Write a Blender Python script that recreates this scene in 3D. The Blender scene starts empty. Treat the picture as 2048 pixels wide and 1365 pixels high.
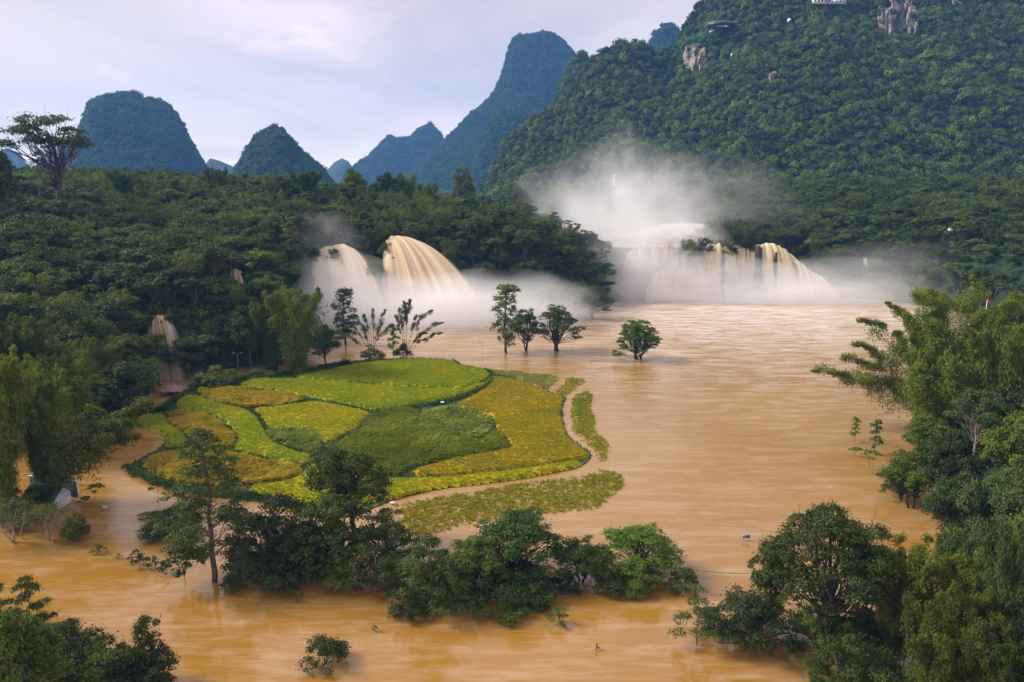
import bpy, bmesh, math, random
import numpy as np
from mathutils import Vector
from mathutils.geometry import tessellate_polygon

# ------------------------------------------------------------------ camera
SC = bpy.context.scene
CAM_H, FPX = 55.0, 1500.0                      # eye height (m), focal length in photo pixels
PITCH = math.atan(312.5 / FPX)
cam_d = bpy.data.cameras.new('camera'); cam = bpy.data.objects.new('camera', cam_d)
SC.collection.objects.link(cam); SC.camera = cam
cam.location = (0, 0, CAM_H); cam.rotation_euler = (math.pi / 2 - PITCH, 0, 0)
cam_d.sensor_width = 36; cam_d.lens = 36 * FPX / 2048
cam_d.clip_start = 0.5; cam_d.clip_end = 20000

# ------------------------------------------------------------------ render settings
SC.render.engine = 'CYCLES'
cy = SC.cycles
cy.max_bounces = 6; cy.diffuse_bounces = 2; cy.glossy_bounces = 2; cy.transmission_bounces = 3
cy.transparent_max_bounces = 12; cy.volume_bounces = 5
cy.volume_step_rate = 3.0; cy.volume_max_steps = 96
cy.use_denoising = True; cy.caustics_reflective = False; cy.caustics_refractive = False
cy.sample_clamp_indirect = 6.0
try: cy.denoiser = 'OPENIMAGEDENOISE'
except Exception: pass
SC.view_settings.view_transform = 'Standard'; SC.view_settings.look = 'None'
SC.view_settings.exposure = 0.62; SC.view_settings.gamma = 1.0
SC.view_settings.use_curve_mapping = False

# ------------------------------------------------------------------ node helper
class NT:
    def __init__(s, tree): s.t = tree; s.n = tree.nodes; s.l = tree.links
    def new(s, typ, **kw):
        nd = s.n.new(typ)
        for k, v in kw.items():
            if k.startswith('i_'):
                key = k[2:]
                nd.inputs[int(key) if key.isdigit() else key.replace('_', ' ')].default_value = v
            else: setattr(nd, k, v)
        return nd
    def link(s, a, b): s.l.new(a, b)
    def ramp(s, fac, stops, interp='LINEAR'):
        r = s.n.new('ShaderNodeValToRGB'); cr = r.color_ramp; cr.interpolation = interp
        while len(cr.elements) < len(stops): cr.elements.new(0.5)
        for e, (p, c) in zip(cr.elements, stops):
            e.position = p; e.color = (*c, 1) if len(c) == 3 else c
        if fac is not None: s.link(fac, r.inputs[0])
        return r.outputs[0]
    def math(s, op, a, b=None, c=None, clamp=False):
        m = s.n.new('ShaderNodeMath'); m.operation = op; m.use_clamp = clamp
        for i, v in enumerate((a, b, c)):
            if v is None: continue
            if isinstance(v, (int, float)): m.inputs[i].default_value = v
            else: s.link(v, m.inputs[i])
        return m.outputs[0]
    def mix(s, fac, a, b, mode='MIX'):
        m = s.n.new('ShaderNodeMix'); m.data_type = 'RGBA'; m.blend_type = mode
        for i, v in ((0, fac), (6, a), (7, b)):
            if isinstance(v, (int, float)): m.inputs[i].default_value = v
            elif isinstance(v, tuple): m.inputs[i].default_value = (*v, 1)
            else: s.link(v, m.inputs[i])
        return m.outputs[2]
    def noise(s, vec, scale, detail=3, rough=0.55, dist=0.0):
        n = s.new('ShaderNodeTexNoise', i_Scale=scale, i_Detail=detail, i_Roughness=rough, i_Distortion=dist)
        if vec is not None: s.link(vec, n.inputs['Vector'])
        return n.outputs['Fac']
    def mapping(s, vec, scale=(1, 1, 1), loc=(0, 0, 0), rot=(0, 0, 0)):
        m = s.n.new('ShaderNodeMapping'); s.link(vec, m.inputs[0])
        m.inputs['Scale'].default_value = scale; m.inputs['Location'].default_value = loc; m.inputs['Rotation'].default_value = rot
        return m.outputs[0]

# ------------------------------------------------------------------ sky and sun
SUN_EL, SUN_AZ = math.radians(38), math.radians(-78)     # azimuth from +Y towards +X: the sun stands to the left
world = bpy.data.worlds.new('World'); SC.world = world; world.use_nodes = True
w = NT(world.node_tree)
for nd in list(w.n): w.n.remove(nd)
out = w.new('ShaderNodeOutputWorld')
sky = w.new('ShaderNodeTexSky', sky_type='NISHITA', sun_disc=False, sun_elevation=SUN_EL, sun_rotation=SUN_AZ)
bg_sky = w.new('ShaderNodeBackground', i_Strength=0.09); w.link(sky.outputs[0], bg_sky.inputs[0])
tc = w.new('ShaderNodeTexCoord'); sep = w.new('ShaderNodeSeparateXYZ'); w.link(tc.outputs['Generated'], sep.inputs[0])
base = w.ramp(sep.outputs[2], [(0.0, (0.98, 0.87, 0.70)), (0.06, (0.83, 0.725, 0.61)), (0.14, (0.67, 0.58, 0.53)), (0.24, (0.54, 0.46, 0.45)), (0.6, (0.48, 0.44, 0.44)), (1.0, (0.48, 0.45, 0.45))])
zc = w.math('ADD', w.math('MAXIMUM', sep.outputs[2], 0.0), 0.10)
cmb = w.new('ShaderNodeCombineXYZ')
w.link(w.math('DIVIDE', sep.outputs[0], zc), cmb.inputs[0]); w.link(w.math('DIVIDE', sep.outputs[1], zc), cmb.inputs[1])
m1 = w.mapping(cmb.outputs[0], (0.55, 0.35, 1), (1.3, 0.2, 0))
n1 = w.noise(m1, 0.9, 5, 0.55, 0.4)
c1 = w.ramp(n1, [(0.34, (0.74, 0.75, 0.82)), (0.5, (1.0, 1.0, 1.0)), (0.66, (1.15, 1.11, 1.10))])
col = w.mix(1.0, base, c1, 'MULTIPLY')
m2 = w.mapping(cmb.outputs[0], (0.5, 0.22, 1), (4.1, 1.7, 0))
n2 = w.noise(m2, 1.25, 6, 0.6, 0.7)
pink = w.ramp(n2, [(0.50, (0, 0, 0)), (0.68, (1, 1, 1))])
pf = w.math('MULTIPLY', pink, 0.75)
col = w.mix(pf, col, (0.80, 0.62, 0.66))
m3 = w.mapping(cmb.outputs[0], (1.3, 0.8, 1), (7.7, 3.1, 0))
n3 = w.noise(m3, 1.1, 6, 0.6, 0.5)
wisp = w.ramp(n3, [(0.62, (0, 0, 0)), (0.74, (1, 1, 1))])
col = w.mix(w.math('MULTIPLY', wisp, 0.55), col, (0.95, 0.76, 0.70))
bg_cl = w.new('ShaderNodeBackground', i_Strength=1.28); w.link(col, bg_cl.inputs[0])
mx = w.new('ShaderNodeMixShader', i_0=0.93); w.link(bg_sky.outputs[0], mx.inputs[1]); w.link(bg_cl.outputs[0], mx.inputs[2])
w.link(mx.outputs[0], out.inputs[0])
try:
    world.cycles.sampling_method = 'MANUAL'; world.cycles.sample_map_resolution = 512
except Exception: pass

sun_d = bpy.data.lights.new('sun', 'SUN'); sun = bpy.data.objects.new('sun', sun_d); SC.collection.objects.link(sun)
sun_d.energy = 3.8; sun_d.angle = math.radians(18); sun_d.color = (1.0, 0.93, 0.82)
sd = Vector((math.sin(SUN_AZ) * math.cos(SUN_EL), math.cos(SUN_AZ) * math.cos(SUN_EL), math.sin(SUN_EL)))
sun.rotation_euler = sd.to_track_quat('Z', 'Y').to_euler(); sun.location = (0, 0, 700)

# ------------------------------------------------------------------ projection between photo pixels and the place
CP, SP = math.cos(PITCH), math.sin(PITCH)
def ray(px, py):
    dx = (np.asarray(px, float) - 1024) / FPX; dy = (682.5 - np.asarray(py, float)) / FPX
    return dx, CP + dy * SP, -SP + dy * CP
def P(px, py, z=0.0):                       # point of the horizontal plane z seen at a photo pixel
    rx, ry, rz = ray(px, py); k = (z - CAM_H) / rz
    return (rx * k, ry * k, z)
def PD(px, py, D):                          # point at distance D (world y) seen at a photo pixel
    rx, ry, rz = ray(px, py); k = D / ry
    return (rx * k, D, CAM_H + rz * k)
def PX(x, D, z=20.0):                       # photo column of a world point
    return proj(x, D, z)[0]
def proj(x, y, z):
    zc_ = y * CP - (z - CAM_H) * SP; yc_ = y * SP + (z - CAM_H) * CP
    return 1024 + FPX * x / zc_, 682.5 - FPX * yc_ / zc_

# ------------------------------------------------------------------ noise
def _hash(i, j, s):
    h = (i * 374761393 + j * 668265263 + s * 974634777) & 0xFFFFFFFF
    h = ((h ^ (h >> 13)) * 1274126177) & 0xFFFFFFFF
    return ((h ^ (h >> 16)) & 0xFFFF) / 65535.0
def vnoise(x, y, s=0):
    x = np.asarray(x, float); y = np.asarray(y, float)
    i = np.floor(x).astype(np.int64); j = np.floor(y).astype(np.int64)
    u = x - i; v = y - j; u = u * u * (3 - 2 * u); v = v * v * (3 - 2 * v)
    a = _hash(i, j, s); b = _hash(i + 1, j, s); c = _hash(i, j + 1, s); d = _hash(i + 1, j + 1, s)
    return (a * (1 - u) + b * u) * (1 - v) + (c * (1 - u) + d * u) * v
def fbm(x, y, scale, octs=4, s=0, gain=0.5):
    x = np.asarray(x, float); y = np.asarray(y, float)
    r = 0; a = 1; t = 0; f = 1.0 / scale
    for o in range(octs):
        r = r + a * (vnoise(x * f + 17.3 * o, y * f - 9.1 * o, s + o) - 0.5); t += a; a *= gain; f *= 2.03
    return r / t * 2

# ------------------------------------------------------------------ object helpers
def link(o, parent=None):
    SC.collection.objects.link(o)
    if parent is not None: o.parent = parent
    return o
def tag(o, label=None, cat=None, group=None, kind=None):
    for k, v in (('label', label), ('category', cat), ('group', group), ('kind', kind)):
        if v: o[k] = v
    return o
def mesh(name, V, F, mat=None, smooth=False, attrs=None):
    """V: (n,3) array; F: (m,3|4) array or list of such arrays."""
    me = bpy.data.meshes.new(name)
    V = np.asarray(V, np.float32); Fs = F if isinstance(F, list) else [F]
    Fs = [np.asarray(f, np.int32) for f in Fs if len(f)]
    me.vertices.add(len(V)); me.vertices.foreach_set('co', V.ravel())
    nl = sum(f.size for f in Fs); nf = sum(len(f) for f in Fs)
    me.loops.add(nl); me.polygons.add(nf)
    me.loops.foreach_set('vertex_index', np.concatenate([f.ravel() for f in Fs]))
    tot = np.concatenate([np.full(len(f), f.shape[1], np.int32) for f in Fs])
    st = np.concatenate([[0], np.cumsum(tot)[:-1]]).astype(np.int32)
    me.polygons.foreach_set('loop_start', st); me.polygons.foreach_set('loop_total', tot)
    if smooth: me.polygons.foreach_set('use_smooth', np.ones(nf, bool))
    if attrs:
        for k, a in attrs.items():
            at = me.attributes.new(k, 'FLOAT', 'POINT'); at.data.foreach_set('value', np.asarray(a, np.float32))
    me.update(calc_edges=True); me.validate()
    if mat: me.materials.append(mat)
    return me
def obj(name, me, parent=None):
    return link(bpy.data.objects.new(name, me), parent)
def empty(name, loc=(0, 0, 0), rz=0):
    o = bpy.data.objects.new(name, None); SC.collection.objects.link(o); o.location = loc; o.rotation_euler = (0, 0, rz)
    o.empty_display_size = 0.5
    return o
class Geo:
    def __init__(s): s.V = []; s.Q = []; s.T = []; s.n = 0
    def add(s, V, Q=None, T=None):
        V = np.asarray(V, float)
        if Q is not None and len(Q): s.Q.append(np.asarray(Q) + s.n)
        if T is not None and len(T): s.T.append(np.asarray(T) + s.n)
        s.V.append(V); s.n += len(V)
    def mesh(s, name, mat, smooth=False):
        F = []
        if s.Q: F.append(np.concatenate(s.Q))
        if s.T: F.append(np.concatenate(s.T))
        return mesh(name, np.concatenate(s.V), F, mat, smooth)
def tube(g, pts, radii, sides=6):
    pts = np.asarray(pts, float); n = len(pts); radii = np.broadcast_to(radii, (n,))
    t = np.gradient(pts, axis=0); t /= np.linalg.norm(t, axis=1)[:, None] + 1e-9
    ref = np.where(np.abs(t[:, 2:3]) > 0.9, [[1.0, 0, 0]], [[0, 0, 1.0]])
    a = np.cross(t, ref); a /= np.linalg.norm(a, axis=1)[:, None] + 1e-9
    b = np.cross(t, a)
    for i in range(1, n):                              # keep the frames from flipping
        if np.dot(a[i], a[i - 1]) < 0: a[i] = -a[i]; b[i] = -b[i]
    ang = np.linspace(0, 2 * math.pi, sides, endpoint=False)
    V = pts[:, None] + radii[:, None, None] * (a[:, None] * np.cos(ang)[None, :, None] + b[:, None] * np.sin(ang)[None, :, None])
    V = V.reshape(-1, 3); Q = []
    for i in range(n - 1):
        for k in range(sides):
            k2 = (k + 1) % sides
            Q.append((i * sides + k, i * sides + k2, (i + 1) * sides + k2, (i + 1) * sides + k))
    V = np.vstack([V, pts[0], pts[-1]]); T = []
    for k in range(sides):
        k2 = (k + 1) % sides
        T.append((k2, k, n * sides)); T.append(((n - 1) * sides + k, (n - 1) * sides + k2, n * sides + 1))
    g.add(V, Q, T)
def box(g, c, s, rz=0.0):
    x, y, z = np.array(s) / 2
    V = np.array([(-x, -y, -z), (x, -y, -z), (x, y, -z), (-x, y, -z), (-x, -y, z), (x, -y, z), (x, y, z), (-x, y, z)])
    R = np.array([(math.cos(rz), -math.sin(rz), 0), (math.sin(rz), math.cos(rz), 0), (0, 0, 1)])
    g.add(V @ R.T + np.array(c), [(0, 3, 2, 1), (4, 5, 6, 7), (0, 1, 5, 4), (1, 2, 6, 5), (2, 3, 7, 6), (3, 0, 4, 7)])
def curve_pts(p0, p1, bend, n=6, wob=0.0, rng=None):
    p0 = np.array(p0, float); p1 = np.array(p1, float); t = np.linspace(0, 1, n)[:, None]
    p = p0 + (p1 - p0) * t + np.array(bend, float) * (4 * t * (1 - t))
    if wob and rng is not None:
        q = rng.normal(0, wob, (n, 3)); q[0] = 0; q[-1] = 0; p = p + q
    return p

# ------------------------------------------------------------------ materials
def material(name):
    m = bpy.data.materials.new(name); m.use_nodes = True; t = NT(m.node_tree)
    for nd in list(t.n): t.n.remove(nd)
    return m, t, t.new('ShaderNodeOutputMaterial')
def simple(name, col, rough=0.7, var=0.15, scale=3.0, metal=0.0, col2=None):
    m, t, o = material(name); tc = t.new('ShaderNodeTexCoord')
    n = t.noise(tc.outputs['Object'], scale, 4)
    c2 = col2 or tuple(c * (1 - 2 * var) for c in col)
    c = t.ramp(n, [(0.3, c2), (0.7, tuple(min(1, c * (1 + var)) for c in col))])
    b = t.new('ShaderNodeBsdfPrincipled', i_Roughness=rough, i_Metallic=metal); t.link(c, b.inputs['Base Color'])
    t.link(b.outputs[0], o.inputs[0]); return m
def foliage(name, dark, light, yellow=None, trans=0.28, nscale=0.35, amp=1.0):
    """leaf colour varies from tree to tree, from clump to clump and from leaf to leaf."""
    m, t, o = material(name)
    oi = t.new('ShaderNodeObjectInfo'); g = t.new('ShaderNodeNewGeometry')
    n = t.noise(g.outputs['Position'], nscale, 3, 0.6)
    leaf = t.noise(g.outputs['Position'], 2.6, 2, 0.5)
    f = t.math('ADD', t.math('MULTIPLY', oi.outputs['Random'], 0.45 * amp), t.math('MULTIPLY', n, 0.75))
    f = t.math('ADD', f, t.math('MULTIPLY', leaf, 0.4))
    f = t.math('SUBTRACT', f, 0.22 + 0.20 * amp)
    stops = [(0.15, dark), (0.62, light)]
    if yellow: stops.append((0.9, yellow))
    c = t.ramp(f, stops)
    b = t.new('ShaderNodeBsdfPrincipled', i_Roughness=0.62); b.inputs['Specular IOR Level'].default_value = 0.28
    t.link(c, b.inputs['Base Color'])
    tr = t.new('ShaderNodeBsdfTranslucent'); t.link(t.mix(1.0, c, (1.25, 1.35, 0.6), 'MULTIPLY'), tr.inputs[0])
    mxs = t.new('ShaderNodeMixShader', i_0=trans); t.link(b.outputs[0], mxs.inputs[1]); t.link(tr.outputs[0], mxs.inputs[2])
    t.link(mxs.outputs[0], o.inputs[0]); return m

M = {}
M['leaf'] = foliage('leaf_green', (0.030, 0.050, 0.008), (0.118, 0.172, 0.014), (0.27, 0.28, 0.022))
M['leaf_dark'] = foliage('leaf_dark', (0.024, 0.040, 0.007), (0.082, 0.118, 0.012), (0.18, 0.185, 0.018))
M['leaf_bright'] = foliage('leaf_bright', (0.035, 0.080, 0.009), (0.115, 0.200, 0.014), (0.22, 0.27, 0.02))
M['leaf_olive'] = foliage('leaf_olive', (0.040, 0.060, 0.008), (0.140, 0.165, 0.014), (0.26, 0.23, 0.016))
M['leaf_grey'] = foliage('leaf_grey', (0.038, 0.066, 0.016), (0.105, 0.155, 0.034), (0.19, 0.24, 0.05))
M['leaf_bamboo'] = foliage('leaf_bamboo', (0.048, 0.076, 0.007), (0.150, 0.195, 0.012), (0.27, 0.29, 0.02), nscale=0.22)
M['leaf_hill'] = foliage('leaf_hill', (0.026, 0.054, 0.007), (0.125, 0.190, 0.012), (0.28, 0.31, 0.020), nscale=0.03, amp=1.25)
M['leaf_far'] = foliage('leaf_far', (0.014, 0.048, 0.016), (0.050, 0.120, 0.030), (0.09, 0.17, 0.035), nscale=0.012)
M['bark'] = simple('bark', (0.12, 0.095, 0.07), 0.9, 0.3, 2.2)
M['bark_dark'] = simple('bark_dark', (0.05, 0.04, 0.03), 0.9, 0.3, 2.2)
M['bark_pale'] = simple('bark_pale', (0.32, 0.27, 0.21), 0.9, 0.22, 2.0)
M['culm'] = simple('bamboo_culm', (0.13, 0.12, 0.04), 0.6, 0.3, 0.8)
M['pink'] = simple('pink_petal', (0.65, 0.10, 0.28), 0.6, 0.15)
M['petal_white'] = simple('white_petal', (0.8, 0.8, 0.75), 0.6, 0.05)

def ground_mat(name, stops, rough=0.95, nscale=0.12, bump=0.6, bscale=1.2):
    m, t, o = material(name); g = t.new('ShaderNodeNewGeometry')
    n = t.noise(g.outputs['Position'], nscale, 6, 0.65)
    c = t.ramp(n, stops)
    b = t.new('ShaderNodeBsdfPrincipled', i_Roughness=rough); t.link(c, b.inputs['Base Color'])
    bp = t.new('ShaderNodeBump', i_Strength=bump, i_Distance=0.5); t.link(t.noise(g.outputs['Position'], bscale, 5, 0.65), bp.inputs['Height'])
    t.link(bp.outputs[0], b.inputs['Normal']); t.link(b.outputs[0], o.inputs[0]); return m
M['forest_floor'] = ground_mat('forest_floor', [(0.3, (0.010, 0.022, 0.008)), (0.6, (0.022, 0.048, 0.014)), (0.8, (0.045, 0.07, 0.02))])
M['field_mud'] = ground_mat('field_mud', [(0.3, (0.030, 0.050, 0.010)), (0.7, (0.075, 0.085, 0.018))], 1.0, 0.4)
M['silt'] = ground_mat('silt', [(0.3, (0.20, 0.11, 0.03)), (0.7, (0.3, 0.17, 0.06))])

# rock: pale limestone with ochre stain and dark vertical streaks
m, t, o = material('limestone'); g = t.new('ShaderNodeNewGeometry')
mp = t.mapping(g.outputs['Position'], (1, 1, 0.16))
n = t.noise(mp, 0.33, 6, 0.7); n_b = t.noise(g.outputs['Position'], 0.09, 4, 0.6)
c = t.ramp(n, [(0.36, (0.030, 0.035, 0.030)), (0.46, (0.16, 0.13, 0.11)), (0.56, (0.42, 0.32, 0.25)), (0.72, (0.50, 0.47, 0.46))])
c = t.mix(t.ramp(n_b, [(0.5, (0, 0, 0)), (0.6, (1, 1, 1))]), c, (0.030, 0.055, 0.025))
b = t.new('ShaderNodeBsdfPrincipled', i_Roughness=0.9); t.link(c, b.inputs['Base Color'])
bp = t.new('ShaderNodeBump', i_Strength=0.9, i_Distance=1.5); t.link(n, bp.inputs['Height']); t.link(bp.outputs[0], b.inputs['Normal'])
t.link(b.outputs[0], o.inputs[0]); M['rock'] = m
# ------------------------------------------------------------------ the water
def river_mat():
    m, t, o = material('muddy_water'); g = t.new('ShaderNodeNewGeometry'); pos = g.outputs['Position']
    sp = t.new('ShaderNodeSeparateXYZ'); t.link(pos, sp.inputs[0])
    # current streaks: long across the basin, short along the view
    st = t.noise(t.mapping(pos, (0.075, 0.38, 1), rot=(0, 0, math.radians(9))), 1.0, 5, 0.62, 0.5)
    st2 = t.noise(t.mapping(pos, (0.32, 1.5, 1), rot=(0, 0, math.radians(6))), 1.0, 4, 0.6, 0.4)
    silt = t.noise(pos, 0.018, 4, 0.55, 0.6)
    c = t.ramp(silt, [(0.3, (0.27, 0.138, 0.026)), (0.55, (0.325, 0.175, 0.044)), (0.75, (0.37, 0.21, 0.068))])
    # calm leftward backwater is a shade more ochre
    calm = t.math('MAXIMUM', t.math('SUBTRACT', 1.0, t.math('DIVIDE', t.math('ADD', sp.outputs[0], 95.0), 90.0), clamp=True), t.math('SUBTRACT', 1.0, t.math('DIVIDE', t.math('SUBTRACT', sp.outputs[1], 96.0), 26.0), clamp=True))
    c = t.mix(t.math('MULTIPLY', calm, 0.55), c, (0.285, 0.132, 0.007))
    # rough water with broken foam below the right-hand falls, fading downstream
    dx = t.math('DIVIDE', t.math('SUBTRACT', sp.outputs[0], 110.0), 165.0)
    dy = t.math('DIVIDE', t.math('SUBTRACT', sp.outputs[1], 365.0), 190.0)
    rr = t.math('SQRT', t.math('ADD', t.math('MULTIPLY', dx, dx), t.math('MULTIPLY', dy, dy)))
    near = t.math('SUBTRACT', 1.15, rr, clamp=True)
    dx2 = t.math('DIVIDE', t.math('ADD', sp.outputs[0], 40.0), 60.0)
    dy2 = t.math('DIVIDE', t.math('SUBTRACT', sp.outputs[1], 300.0), 50.0)
    rr2 = t.math('SQRT', t.math('ADD', t.math('MULTIPLY', dx2, dx2), t.math('MULTIPLY', dy2, dy2)))
    near2 = t.math('SUBTRACT', 1.1, rr2, clamp=True)
    nn = t.math('MAXIMUM', near, near2)
    fo = t.math('ADD', t.math('MULTIPLY', st, 0.65), t.math('MULTIPLY', st2, 0.35))
    foam = t.ramp(t.math('ADD', fo, t.math('MULTIPLY', nn, 0.16)), [(0.50, (0, 0, 0)), (0.72, (1, 1, 1))])
    amt = t.math('MULTIPLY', foam, t.math('MULTIPLY', nn, 1.5, clamp=True), clamp=True)
    c = t.mix(t.math('MULTIPLY', t.math('SUBTRACT', fo, 0.47), 2.2, clamp=True), c, (0.52, 0.37, 0.24))
    darkst = t.ramp(fo, [(0.33, (1, 1, 1)), (0.48, (0, 0, 0))])
    c = t.mix(t.math('MULTIPLY', darkst, t.math('MULTIPLY', nn, 0.9, clamp=True)), c, (0.24, 0.13, 0.05))
    c = t.mix(amt, c, (0.64, 0.55, 0.47))
    b = t.new('ShaderNodeBsdfPrincipled'); t.link(c, b.inputs['Base Color']); b.inputs['IOR'].default_value = 1.55
    b.inputs['Specular IOR Level'].default_value = 0.6
    rgh = t.math('ADD', t.math('SUBTRACT', 0.17, t.math('MULTIPLY', calm, 0.09)), t.math('MULTIPLY', nn, 0.30)); t.link(rgh, b.inputs['Roughness'])
    rip = t.noise(t.mapping(pos, (0.45, 1.7, 1), rot=(0, 0, math.radians(8))), 1.0, 4, 0.6, 0.4)
    swell = t.noise(t.mapping(pos, (0.10, 0.32, 1), rot=(0, 0, math.radians(10))), 1.0, 3, 0.5, 0.5)
    hgt = t.math('ADD', t.math('MULTIPLY', rip, 0.10), t.math('MULTIPLY', swell, t.math('ADD', 0.10, t.math('MULTIPLY', nn, 0.9))))
    # the open current is choppier than the sheltered left side
    bp = t.new('ShaderNodeBump', i_Distance=1.0); t.link(hgt, bp.inputs['Height'])
    t.link(t.math('SUBTRACT', 0.75, t.math('MULTIPLY', calm, 0.60)), bp.inputs['Strength'])
    t.link(bp.outputs[0], b.inputs['Normal']); t.link(b.outputs[0], o.inputs[0]); return m
M['water'] = river_mat()

def grid_mesh(name, xs, ys, Z, mat, smooth=True):
    X, Y = np.meshgrid(xs, ys); V = np.stack([X, Y, Z], -1).reshape(-1, 3)
    ny, nx = X.shape; i = np.arange(ny - 1)[:, None] * nx + np.arange(nx - 1)[None]
    F = np.stack([i, i + 1, i + nx + 1, i + nx], -1).reshape(-1, 4)
    return mesh(name, V, F, mat, smooth)
xs = np.linspace(-900, 900, 10); ys = np.linspace(-400, 560, 8)
o_ = obj('river', grid_mesh('river', xs, ys, np.zeros((8, 10)), M['water'])); tag(o_, 'flooded brown river basin below the waterfalls', kind='structure')
xs = np.linspace(-7000, 7000, 6); ys = np.linspace(-1500, 5900, 6)
o_ = obj('ground', grid_mesh('ground', xs, ys, np.full((6, 6), -1.5), M['forest_floor'])); tag(o_, 'low ground under the valley', kind='structure')

xs = np.linspace(-6500, 6500, 60); ys = np.linspace(880, 5800, 30); vx_, vy_ = np.meshgrid(xs, ys)
o_ = obj('valley_floor', grid_mesh('valley_floor', xs, ys, 31 + 5 * fbm(vx_, vy_, 500, 3, 71), M['forest_floor'])); tag(o_, 'wooded upper valley floor between the karst hills', kind='structure')
# ------------------------------------------------------------------ terrain: left plateau and right bank
def seg_dist(x, y, pts, closed=False):
    pts = np.asarray(pts, float); best = np.full(np.shape(x), 1e9)
    n = len(pts); rng_ = range(n if closed else n - 1)
    for k in rng_:
        a = pts[k]; b = pts[(k + 1) % n]; d = b - a; L = d @ d + 1e-9
        t_ = np.clip(((x - a[0]) * d[0] + (y - a[1]) * d[1]) / L, 0, 1)
        best = np.minimum(best, np.hypot(x - a[0] - t_ * d[0], y - a[1] - t_ * d[1]))
    return best
def inside(x, y, poly):
    poly = np.asarray(poly, float); r = np.zeros(np.shape(x), bool); n = len(poly); j = n - 1
    for i in range(n):
        xi, yi = poly[i]; xj, yj = poly[j]
        c = ((yi > y) != (yj > y)) & (x < (xj - xi) * (y - yi) / (yj - yi + 1e-12) + xi)
        r ^= c; j = i
    return r
def shore(pts): return [P(a, b)[:2] for a, b in pts]
def cols(pts): return [((a - 1024) / FPX * d / CP * 0.985, d) for a, d in pts]      # (photo column, distance)
LEFT_SHORE = shore([(-1400, 900), (-100, 868), (60, 862), (150, 852), (250, 836), (300, 790), (322, 757), (400, 747), (480, 737), (560, 728), (592, 700), (612, 662), (700, 655), (780, 650), (950, 640), (1080, 630), (1200, 614), (1250, 600)])
LEFT_POLY = LEFT_SHORE + cols([(1258, 374), (1225, 400), (1165, 440), (1125, 500), (1100, 900), (-1500, 900)]) + [(-900, 150)]
RIGHT_POLY = shore([(1592, 591), (1700, 598), (1780, 603), (1850, 612), (2000, 640), (2150, 668), (3000, 800)]) + cols([(3000, 900), (1050, 900), (1130, 600), (1400, 585), (1418, 440), (1470, 402), (1560, 392), (1588, 384)])
NEAR_R = shore([(1990, 665), (1930, 720), (1880, 800), (1850, 900), (1872, 1010), (1905, 1090), (1960, 1180), (2010, 1290), (2060, 1400), (2110, 1700)]) + [(200, 40), (320, 40), (320, 330)]
def sm(a, b, v): t_ = np.clip((v - a) / (b - a), 0, 1); return t_ * t_ * (3 - 2 * t_)
def ground_h(x, y):
    x = np.asarray(x, float); y = np.asarray(y, float)
    px = 1024 + FPX * x / (y * CP + 25 * SP)
    # left
    s = seg_dist(x, y, LEFT_SHORE + cols([(1258, 374), (1225, 400), (1165, 440), (1125, 500), (1100, 900)]))
    s = s + fbm(x, y, 26, 3, 5) * 5 * sm(4, 14, s)
    s = s * (1 - 0.45 * sm(1000, 1120, px))
    cap = np.interp(px, [-300, 0, 500, 800, 1000, 1200], [56, 54, 50, 45, 40, 36])
    notch = 15 * sm(585, 625, px) * (1 - sm(1010, 1060, px))
    se = np.maximum(s - notch, 0)
    west = 1 - sm(150, 620, px)
    hl = np.interp(se, [0, 4, 10, 20, 45, 95, 160, 300], [0, 7, 17, 26, 31, 38, 46, 56]) * (1 - west) \
        + np.interp(se, [0, 4, 12, 30, 60, 110, 170, 300], [0, 4, 9, 16, 24, 33, 42, 56]) * west
    hl = np.minimum(hl, cap) + fbm(x, y, 60, 4, 9) * 4 * sm(10, 60, s)
    hl = hl - sm(470, 640, y) * 14
    hl = np.where(inside(x, y, LEFT_POLY), np.maximum(hl, 0.0), -3.0)
    # far right bank with the falls' lip
    yf = np.interp(x, [p[0] for p in RIGHT_POLY[:7]], [p[1] for p in RIGHT_POLY[:7]])
    yf = np.where(px < 1600, 372, yf)
    d = y - yf
    hr = np.interp(d, [-1, 0, 6, 16, 34, 80, 180, 260], [0, 0, 4, 10, 20, 29, 38, 46]) + fbm(x, y, 50, 4, 21) * 4 * sm(8, 40, d)
    sr = seg_dist(x, y, RIGHT_POLY[-7:] + [RIGHT_POLY[0]])
    rin = inside(x, y, RIGHT_POLY)
    hr = np.where(rin, np.minimum(hr, 23 + sr * 0.9), -3.0)
    # ledge of the right-hand falls and the upper river bed behind it
    led = (px > 1215) & (px < 1602) & (y > 374) & (y < 600) & ~rin
    hu = np.interp(y, [374, 378, 382, 600], [6, 15, 22.8, 23.0])
    hu = np.where(px > 1560, np.minimum(hu, np.interp(px, [1560, 1602], [24, 10])), hu)
    hu = np.where(led, hu, -3.0)
    # near right bank
    sn = seg_dist(x, y, NEAR_R[:10])
    hn = np.where(inside(x, y, NEAR_R), np.interp(sn, [0, 4, 15, 50, 120], [0, 1.2, 3.0, 6.0, 14.0]) + fbm(x, y, 14, 3, 31) * 0.6, -3.0)
    return np.maximum(np.maximum(hl, hr), np.maximum(hu, hn))
xs = np.arange(-560, 640, 3.0); ys = np.concatenate([np.arange(60, 440, 3.0), np.arange(440, 900, 7.0)])
X, Y = np.meshgrid(xs, ys); GZ = ground_h(X, Y)
o_ = obj('terrain', grid_mesh('terrain', xs, ys, GZ, M['forest_floor'])); tag(o_, 'jungle covered plateau and river banks', kind='structure')

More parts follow.
